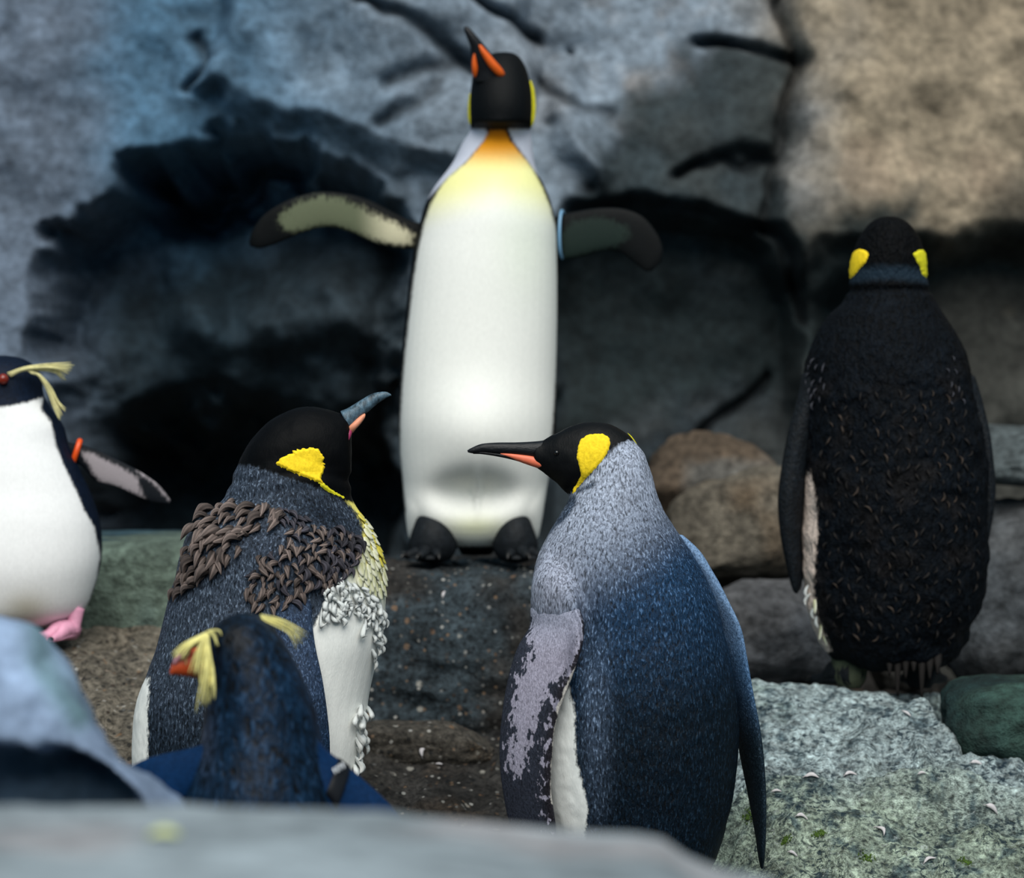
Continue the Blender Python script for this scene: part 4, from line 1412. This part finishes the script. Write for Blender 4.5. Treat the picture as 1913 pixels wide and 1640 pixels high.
part(root, 'flipper', [(1500, 700, 0, 1530, 690, -40, 8), (1492, 752, 0, 1520, 750, -30, 16), (1480, 807, 0, 1512, 810, -30, 26), (1466, 868, 0, 1506, 870, -24, 32), (1457, 931, 0, 1500, 931, -20, 36), (1461, 992, 0, 1496, 992, -16, 34), (1472, 1053, 0, 1497, 1053, -12, 26), (1482, 1096, 0, 1495, 1096, -8, 14),
                       (1487, 1108, 0, 1490, 1108, 0, 3)], D, m_df, 28, 5, 2.2, None, tdf)
part(root, 'flipper', [(1800, 700, -30, 1818, 705, 0, 10), (1808, 760, -20, 1830, 760, 0, 20), (1820, 830, -10, 1845, 830, 0, 30), (1828, 900, 0, 1859, 900, 0, 34), (1830, 950, 0, 1856, 950, 0, 32), (1828, 1000, 0, 1848, 1000, 0, 24), (1826, 1050, 0, 1840, 1050, 0, 10)],
     D, m_df, 28, 5, 2.2, None, tdf)
for k in range(7):
    a = 1662 + k * 15
    yb = (1262, 1300, 1268, 1255, 1306, 1270, 1260)[k]
    part(root, 'tail_feather', [(a - 9, 1190, -60, a + 9, 1190, -60, 5), (a - 8, 1230, -74, a + 8, 1230, -74, 4), (a - 5, (1230 + yb) / 2, -80, a + 5, (1230 + yb) / 2, -80, 3), (a - 2, yb, -82, a + 2, yb, -82, 1)], D, M['tail'], 10, 3)
for k, a in enumerate((1588, 1720)):
    part(root, 'leg', flat([(1210, a - 40, a + 40, 40, 10), (1240, a - 34, a + 34, 34, 10), (1268, a - 30, a + 30, 30, 10), (1284, a - 20, a + 20, 20, 10)]), D, M['black_foot'] if k else M['olive_lump'], 22, 4, label='olive grey heel' if not k else None)
    foot(root, P(a, 1284, D) + np.array([0, 0, 0.0]), -0.3 + 0.5 * k, 0.10, M['black_foot'], 0.4, 0.028)
scatter(root, 'moulting_tuft', bod, [(1535, 740), (1800, 720), (1830, 900), (1825, 1100), (1780, 1200), (1560, 1190), (1535, 1000)], RAGGED, 17, 17, 95, 0.42, limit=230, up=0.12, spread=0.9)
scatter(root, 'moulting_tuft', bod, [(1500, 690), (1530, 660), (1545, 700), (1530, 760), (1505, 770)], FLECK, 12, 16, 110, 0.4, limit=16, up=0.15, spread=0.8)
scatter(root, 'moulting_tuft', bod, [(1765, 660), (1790, 670), (1800, 750), (1775, 755)], FLECK, 14, 12, 80, 0.4, limit=8, up=0.15, spread=0.8)
scatter(root, 'white_tuft', bod, [(1500, 1090), (1520, 1100), (1535, 1170), (1545, 1210), (1525, 1215), (1500, 1150)], WHITET[:2] + CHEST, 14, 26, 75, 0.36, limit=14, up=0.2, spread=0.3)

# ------------------------------------------------------------------ penguin 5: rockhopper at the left edge
D = 4.6
root = empty('rockhopper_penguin', tuple(P(20, 1200, D)), 'white-fronted rockhopper penguin at the left edge with orange flipper band', 'penguin')
m_h = plumage('rockhopper_plumage', [('white', 'tone_belly', 3.5, 2, True)], fs=(260, 260, 120), streak=0.4, bump=0.4, vary=0.2)
HW = [(-300, 765), (-60, 768), (0, 761), (50, 752), (80, 742), (76, 764), (95, 788), (104, 830), (121, 874), (143, 918), (158, 955), (176, 985), (187, 1035), (181, 1079), (163, 1134), (148, 1152), (120, 1260), (-300, 1260)]


def masks_h(q, fc, v):
    t = np.repeat(lin((240, 240, 240))[None], len(q), 0)
    t = mixc(t, lin((150, 136, 96))[None], blob(q, 50, 1140, 46, 34) * 0.6)
    return {'white': front_mask(sdf(HW, q), fc, -0.05), 'tone_belly': t}


bod = body(root, 'body', [
    flat([(1172, -40, 90, 50), (1158, -85, 130, 84), (1134, -110, 161, 108), (1079, -128, 182, 126), (1035, -132, 190, 130), (985, -126, 188, 126), (951, -118, 180, 120), (918, -110, 168, 112), (874, -98, 148, 104), (830, -88, 128, 94), (795, -80, 118, 86), (764, -76, 96, 80), (740, -76, 82, 76), (715, -74, 78, 72),
          (694, -68, 72, 64), (678, -54, 58, 50), (668, -34, 38, 32), (664, -10, 14, 8)])],
    D, m_h, None, lambda q, fc, v: np.repeat(lin((10, 22, 40))[None], len(q), 0), masks_h)
m_hf = plumage('rockhopper_flipper', [('pale', 'tone_under', 5, 4)], fs=(300, 300, 300), streak=0.35, bump=0.3, vary=0.3)


def masks_hf(q, fc, v):
    s = np.maximum(sdf([(150, 842), (168, 845), (210, 866), (240, 880), (258, 896), (262, 915), (271, 931), (230, 912), (186, 900), (172, 878)], q), 2.0 - seg_dist([(258, 880), (290, 903), (316, 932)], q))
    return {'pale': np.minimum(s, fc * 80)}


hf = part(root, 'flipper', [(108, 818, 10, 112, 852, 10, 10), (128, 826, 6, 128, 860, 6, 9), (152, 831, 0, 152, 870, 0, 8), (185, 842, -6, 178, 898, -6, 7), (220, 859, -10, 215, 908, -10, 6), (255, 877, -12, 250, 924, -12, 5), (285, 896, -12, 280, 936, -12, 4), (305, 914, -12, 302, 940, -12, 3), (319, 934, -12, 317, 941, -12, 1)],
          D, m_hf, 28, 5, 2.2, 'outstretched flipper with grey underside', lambda q, fc, v: np.repeat(lin((16, 20, 26))[None], len(q), 0), masks_hf)
twotone(hf, lambda q: np.repeat(lin((150, 142, 146))[None], len(q), 0))
mbd = MB()
th = np.linspace(0, 2 * math.pi, 33)[:-1]
rp = np.stack([142 - 7 * np.cos(th) * -1, 846 - 22 * np.cos(th), 3 + 14 * np.sin(th)], -1)
ring = P(rp[:, 0], rp[:, 1], D + rp[:, 2] * D / F)
tube(mbd, np.concatenate([ring, ring[:2]]), [0.0050] * 34, 8, 1)
link('flipper_band', mbd.mesh('flipper_band', worldloc(root)), M['orange_band'], hf)['label'] = 'orange plastic flipper band'


def crest(root, strands, D, mat, w, jit=2.0):
    """every plume of the crest is a feather of its own"""
    for pts in strands:
        mb_ = MB()
        n_ = len(pts)
        jx, jy, jz = random.gauss(0, jit), random.gauss(0, jit), random.gauss(0, jit * 2)
        c = [P(x + jx * (i / (n_ - 1)), y + jy * (i / (n_ - 1)), D + (z + jz * (i / (n_ - 1))) * D / F) for i, (x, y, z) in enumerate(pts)]
        r_ = [w * D / F * (0.7 + 0.5 * math.sin(math.pi * 0.8 * i / (n_ - 1))) * (1 - 0.75 * (i / (n_ - 1)) ** 2) for i in range(n_)]
        tube(mb_, c, r_, 6, 4, 0.8)
        link('crest_feather', mb_.mesh('crest_feather', worldloc(root)), mat, root)


st = []
for k in range(16):
    f_ = k / 15
    st.append([(14 + k * 0.4, 697 + k * 0.4, -70), (45, 688 + 3 * f_, -70), (78, 684 + 6 * f_, -52), (105, 682 + 14 * f_, -30), (136 - 14 * f_, 681 + 32 * f_ ** 1.3, -16)])
for k in range(15):
    f_ = k / 14
    st.append([(50 + k * 0.6, 690 + k * 0.5, -66), (72 + 3 * f_, 702, -56), (88 + 6 * f_, 730 - 6 * f_, -46), (98 + 10 * f_, 758 - 8 * f_, -42), (108 + 14 * f_, 784 - 22 * f_ ** 1.5, -44)])
crest(root, st, D, M['crest'], 2.3, 2.5)
sphere_at(root, 'eye', P(6, 708, D - 0.068), 0.009, M['red_eye'])
part(root, 'bill', [(-30, 694, -62, -34, 728, -62, 16), (-50, 698, -84, -54, 724, -84, 12), (-72, 706, -100, -74, 722, -100, 7), (-86, 716, -108, -86, 720, -108, 2)], D, M['red_bill'], 18, 4)
part(root, 'leg', [(124, 1130, -30, 158, 1138, -30, 14), (126, 1160, -36, 152, 1164, -36, 12), (122, 1182, -40, 148, 1184, -40, 11)], D, M['pink_foot'], 16, 4)
foot(root, P(132, 1196, D - 0.03), math.pi + 0.75, 0.075, M['pink_foot'], 0.42, 0.020, 'pink webbed foot')
part(root, 'leg', [(-76, 1130, -30, -40, 1138, -30, 14), (-74, 1160, -36, -44, 1164, -36, 12), (-72, 1190, -40, -46, 1192, -40, 11)], D, M['pink_foot'], 16, 4)
foot(root, P(-60, 1200, D - 0.03), math.pi, 0.062, M['pink_foot'], 0.36, 0.018)
part(root, 'tail', flat([(1130, 20, 80, 20, 60), (1165, 28, 76, 14, 84), (1195, 40, 66, 5, 100)]), D, M['tail'], 16, 4)

# ------------------------------------------------------------------ penguin 6: rockhopper in front, back to us
D = 3.25
root = empty('rockhopper_penguin', (float(P(470, 0, D)[0]), D, 0.0), 'navy-backed rockhopper penguin in front with yellow crests, facing left', 'penguin')
m_f = plumage('navy_rockhopper_plumage', [], fs=(125, 125, 64), streak=1.0, tips=0.4, bump=0.8, bdist=0.003, vary=0.5, rough=0.5, spec=0.16)


def tone_f(q, fc, v):
    t = np.repeat(lin((8, 32, 54))[None], len(q), 0)
    t = mixc(t, lin((5, 9, 14))[None], blob(q, 430, 1190, 60, 60) * 0.9)
    return mixc(t, lin((50, 56, 72))[None], blob(q, 385, 1380, 18, 70) * 0.6)


bod = body(root, 'body', [
    flat([(2010, 360, 580, 80), (1960, 300, 640, 150), (1860, 268, 668, 180), (1740, 268, 668, 184), (1640, 285, 655, 176), (1560, 315, 642, 166), (1500, 336, 630, 158), (1466, 348, 622, 152), (1431, 360, 612, 142), (1396, 373, 603, 132), (1358, 379, 596, 122), (1325, 382, 589, 116), (1285, 384, 574, 108),
          (1240, 382, 553, 98), (1200, 384, 530, 88), (1180, 390, 516, 78), (1165, 402, 504, 66), (1154, 420, 490, 46), (1147, 440, 474, 26), (1144, 452, 464, 6)]),
    [(352, 1226, -40, 356, 1258, -40, 18), (372, 1200, -30, 374, 1274, -30, 36), (396, 1178, -16, 400, 1290, -16, 60), (430, 1160, -4, 440, 1300, -4, 76), (470, 1156, 0, 490, 1300, 0, 70), (500, 1180, 0, 510, 1280, 0, 40)]],
    D, m_f, None, tone_f, None, voxel=0.0045)
part(root, 'bill', [(372, 1206, -46, 374, 1268, -46, 22), (352, 1216, -54, 352, 1264, -54, 18), (334, 1226, -60, 336, 1262, -60, 13), (322, 1240, -64, 324, 1260, -64, 8), (317, 1254, -66, 318, 1261, -66, 3)], D, M['red_bill'], 20, 5, label='short red-orange bill')
part(root, 'bill_ridge', [(356, 1208, -62, 354, 1226, -68, 14), (338, 1219, -66, 338, 1234, -70, 11), (324, 1232, -68, 326, 1244, -70, 6)], D, simple('pink_horn', (196, 140, 150), 0.5, 0.3, 0.2), 16, 4, label='pinkish ridge of the bill')
st = []
for k in range(18):
    f_ = k / 17
    st.append([(392 - 3 * f_, 1178 + 3 * f_, -84), (374 - 6 * f_, 1190 + 5 * f_, -84), (350 - 8 * f_, 1206 + 6 * f_, -84), (322 + 26 * f_, 1226 + 4 * f_, -82)])
for k in range(20):
    f_ = k / 19
    st.append([(386 + 4 * f_, 1182 + 2 * f_, -92), (384 + 8 * f_, 1215, -98), (384 + 14 * f_, 1250, -102), (380 + 20 * f_, 1285 - 6 * f_, -104), (378 + 18 * f_, 1318 - 36 * f_ ** 2, -104)])
for k in range(9):
    f_ = k / 8
    st.append([(384, 1184, -92), (378 - 5 * f_, 1205, -92), (368 - 2 * f_, 1235, -92), (364 - 3 * f_, 1262 - 8 * f_, -90)])
for k in range(4):
    st.append([(386, 1180, -90), (392 + k, 1180, -92), (398 + 2 * k, 1190 - 2 * k, -94), (402 + k, 1202 - 2 * k, -94)])
crest(root, st, D, M['crest_bright'], 2.1, 6.0)
st = []
for k in range(13):
    f_ = k / 12
    st.append([(486 + 4 * f_, 1148 + 10 * f_, -10), (510 + 6 * f_, 1152 + 18 * f_, -6), (537 + 6 * f_, 1162 + 24 * f_, -2), (574 - 18 * f_, 1180 + 28 * f_ + 3 * (k % 3), 2)])
crest(root, st, D, M['crest_bright'], 1.3, 3.0)
m_ff = plumage('navy_flipper_plumage', [], fs=(260, 260, 200), streak=0.3, bump=0.3, vary=0.3, rough=0.45)
tff = lambda q, fc, v: np.repeat(lin((9, 40, 76))[None], len(q), 0)
ff = part(root, 'flipper', [(586, 1370, -20, 560, 1420, -60, 12), (606, 1398, -16, 580, 1460, -60, 14), (630, 1417, -12, 606, 1490, -56, 13), (655, 1436, -8, 630, 1530, -50, 12), (690, 1466, -4, 655, 1570, -40, 11), (720, 1494, 0, 680, 1610, -30, 10), (748, 1526, 4, 705, 1640, -20, 8), (765, 1570, 8, 735, 1650, -10, 5),
                           (766, 1620, 10, 755, 1650, 0, 2)], D, m_ff, 30, 5, 2.2, None, tff)
part(root, 'flipper', [(392, 1385, -50, 405, 1440, -70, 10), (362, 1396, -40, 372, 1470, -60, 13), (325, 1404, -30, 336, 1496, -50, 12), (290, 1412, -20, 300, 1520, -40, 11), (262, 1422, -10, 268, 1540, -30, 10), (235, 1440, 0, 240, 1550, -20, 8), (212, 1475, 10, 218, 1550, 0, 5), (202, 1520, 14, 204, 1545, 8, 2)], D, m_ff, 30, 5, 2.2,
     None, tff)
fb = part(root, 'flipper_band', [(632, 1416, -10, 606, 1486, -56, 15), (636, 1419, -10, 610, 1490, -56, 16), (648, 1428, -9, 622, 1506, -54, 16), (652, 1431, -9, 626, 1512, -53, 15)], D, M['white_band'], 28, 3, 2.4, 'dark band with white marks', parent=ff)
for k in range(4):                                                   # four small upright white strokes on the band
    t = k / 3
    xa, ya = 624 + 17 * t, 1441 - 11 * t
    mbk = MB()
    dz = (-58 + 14 * t) * D / F
    pp = [P(xa - 2, ya - 6, D + dz), P(xa + 3, ya + 5, D + dz)]
    if k in (1, 2, 3) and k != 2:
        pp = [P(xa - 2, ya - 6, D + dz), P(xa + 0.5, ya, D + dz), P(xa + 3, ya + 5, D + dz)]
    tube(mbk, pp, [0.0011] * len(pp), 6, 2)
    link('band_mark', mbk.mesh('band_mark', worldloc(root)), M['band_mark'], ff)
for k, a in enumerate((410, 520)):
    foot(root, (float(P(a, 0, D)[0]), D + 0.02, 0.0), -0.4 + 0.3 * k, 0.08, M['pink_foot'], 0.4, 0.02)
    part(root, 'leg', flat([(1860, a - 36, a + 36, 34, 0), (1890, a - 26, a + 26, 26, 0), (1912, a - 22, a + 22, 22, 4)]), D, M['pink_foot'], 16, 3)
part(root, 'tail', [(430, 1830, -150, 510, 1830, -150, 12), (436, 1870, -190, 504, 1870, -190, 9), (452, 1905, -215, 488, 1905, -215, 4)], D, M['tail'], 16, 4)


# ------------------------------------------------------------------ loose feathers, moss, a leaf
def scene_bvh(objs):
    V, Fc, n_ = [], [], 0
    for o in objs:
        v = get_v(o.data) + np.array(o.location)
        V += [Vector(x) for x in v]
        Fc += [tuple(i + n_ for i in p.vertices) for p in o.data.polygons]
        n_ += len(v)
    return BVHTree.FromPolygons(V, Fc)


GB = scene_bvh([floor, pale, ledge] + [o for o in bpy.data.objects if o.name.startswith('ledge_stone') and o is not ledge])


def feather(px, py, L, ang, bend, label):
    h, nn, _, dist = cast(GB, px, py)
    if h is None:
        return
    s = dist / F
    L = L * s * 0.75
    rows, V, f = 9, [], []
    for i in range(rows):
        t = i / (rows - 1)
        wv = 0.15 * L * math.sin(math.pi * min(1, t * 0.9 + 0.1)) ** 0.8 * (1 if t > 0.18 else 0.25)
        x = L * (t - 0.5)
        y = bend * L * math.sin(t * math.pi) + bend * 0.3 * L * t
        z = 0.10 * L * math.sin(t * 3.0) + 0.0025
        for k, zz in ((-1, 0.0), (0, 0.0016), (1, 0.0)):
            V.append((x, y + k * wv, z + zz))
        for k, zz in ((1, -0.0012), (-1, -0.0012)):
            V.append((x, y + k * wv, z + zz))
    for i in range(rows - 1):
        a, b = i * 5, i * 5 + 5
        for k in range(5):
            k2 = (k + 1) % 5
            f.append((a + k, a + k2, b + k2, b + k))
    f += [(4, 3, 2, 1, 0), tuple((rows - 1) * 5 + k for k in range(5))]
    xv = Vector((math.cos(ang), 0, -math.sin(ang)))
    xv = (xv - nn * xv.dot(nn)).normalized()
    yv = nn.cross(xv).normalized()
    Rm = np.array([[xv.x, yv.x, nn.x], [xv.y, yv.y, nn.y], [xv.z, yv.z, nn.z]])
    mb_ = MB().add(np.array(V) @ Rm.T, f)
    o = link('feather', mb_.mesh('feather'), M['white_feather'])
    o.location = h
    tag(o, label, 'feather', 'loose moulted feathers on the rocks')


for a in ((828, 1112, 24, -1.0, 0.1, 'short white feather on the dark ledge between the two near king penguins'),
          (797, 1408, 36, -1.1, 0.35, 'curled white feather standing on dark ground below the ledge'),
          (820, 1430, 18, 0.2, 0.1, 'tiny white feather beside the curled one below the ledge'),
          (1515, 1456, 40, 0.25, 0.25, 'fluffy white feather below the dark hollow in the pale rock'),
          (1588, 1452, 34, -0.2, 0.3, 'pinkish feather beside the dark hollow in the pale rock'),
          (1692, 1335, 26, 0.9, 0.1, 'small white feather high on the pale rock under the dark penguin'),
          (1722, 1448, 24, -0.1, 0.2, 'small white feather halfway up the right of the pale rock'),
          (1822, 1430, 34, 0.2, 0.2, 'white feather in front of the dark green stone'),
          (1848, 1514, 44, 0.6, 0.2, 'long white feather at the right lip of the pale rock'),
          (1495, 1531, 34, 0.1, 0.3, 'white feather low on the pale rock near the flipper tip'),
          (1640, 1556, 34, 1.1, 0.4, 'curled feather in the middle of the lower pale rock'),
          (1478, 1598, 30, 0.2, 0.2, 'faint feather at the foot of the pale rock'),
          (1738, 1612, 34, -0.4, 0.3, 'feather at the bottom right of the pale rock'),
          (1450, 1482, 26, 0.1, 0.2, 'small feather just right of the edge-on flipper'),
          (1520, 1262, 16, -1.2, 0.2, 'tiny upright feather on the top edge of the pale rock')):
    feather(*a)


def moss(px, py, rx, ry, label):
    h, nn, _, dist = cast(GB, px, py)
    if h is None:
        return
    s = dist / F
    xv = Vector((1, 0, 0))
    xv = (xv - nn * xv.dot(nn)).normalized()
    yv = nn.cross(xv).normalized()
    bm = bmesh.new()
    for _ in range(70):                                              # a cushion of tiny clumps
        rr = random.random() ** 0.7
        a_ = random.uniform(0, 2 * math.pi)
        c_ = xv * (rx * s * rr * math.cos(a_)) + yv * (ry * s * 2.2 * rr * math.sin(a_)) + nn * (0.4 * s)
        r_ = s * random.uniform(1.2, 3.0) * (1.15 - 0.6 * rr)
        bmesh.ops.create_icosphere(bm, subdivisions=1, radius=r_, matrix=Matrix.Translation(c_))
    me = bpy.data.meshes.new('moss_patch')
    bm.to_mesh(me)
    bm.free()
    o = link('moss_patch', me, M['moss'])
    o.location = h
    tag(o, label, 'moss', 'moss on the pale rock', 'stuff')


moss(1398, 1525, 14, 12, 'green moss between blue-backed penguin and its flipper')
moss(1466, 1571, 20, 6, 'green moss strip right of the flipper tip')
moss(1530, 1557, 16, 4, 'thin moss streak on the lower pale rock')
moss(1622, 1603, 22, 9, 'dark moss at the bottom of the pale rock')
moss(1805, 1610, 20, 6, 'faint moss at the bottom right corner')

# blurred pale leaf on the foreground slab
fb_ = scene_bvh([fore])
h, nn, _, dist = cast(fb_, 306, 1566)
mb = MB()
V, f = [], []
for i in range(7):
    t = i / 6
    wv = 0.0075 * math.sin(math.pi * (0.08 + 0.84 * t))
    for k, z in ((-1, 0.002), (0, 0.004), (1, 0.002), (1, 0.001), (-1, 0.001)):
        V.append((0.021 * (t - 0.5), k * wv * 1.9, z + 0.004 * math.sin(t * 3)))
for i in range(6):
    for k in range(5):
        f.append((i * 5 + k, i * 5 + (k + 1) % 5, i * 5 + 5 + (k + 1) % 5, i * 5 + 5 + k))
f += [(0, 1, 2, 3, 4), (30, 31, 32, 33, 34)]
mb.add(V, f)
lf = link('fallen_leaf', mb.mesh('fallen_leaf'), M['leaf'])
lf.location = h
tag(lf, 'blurred pale yellow leaf on the foreground slab', 'leaf')
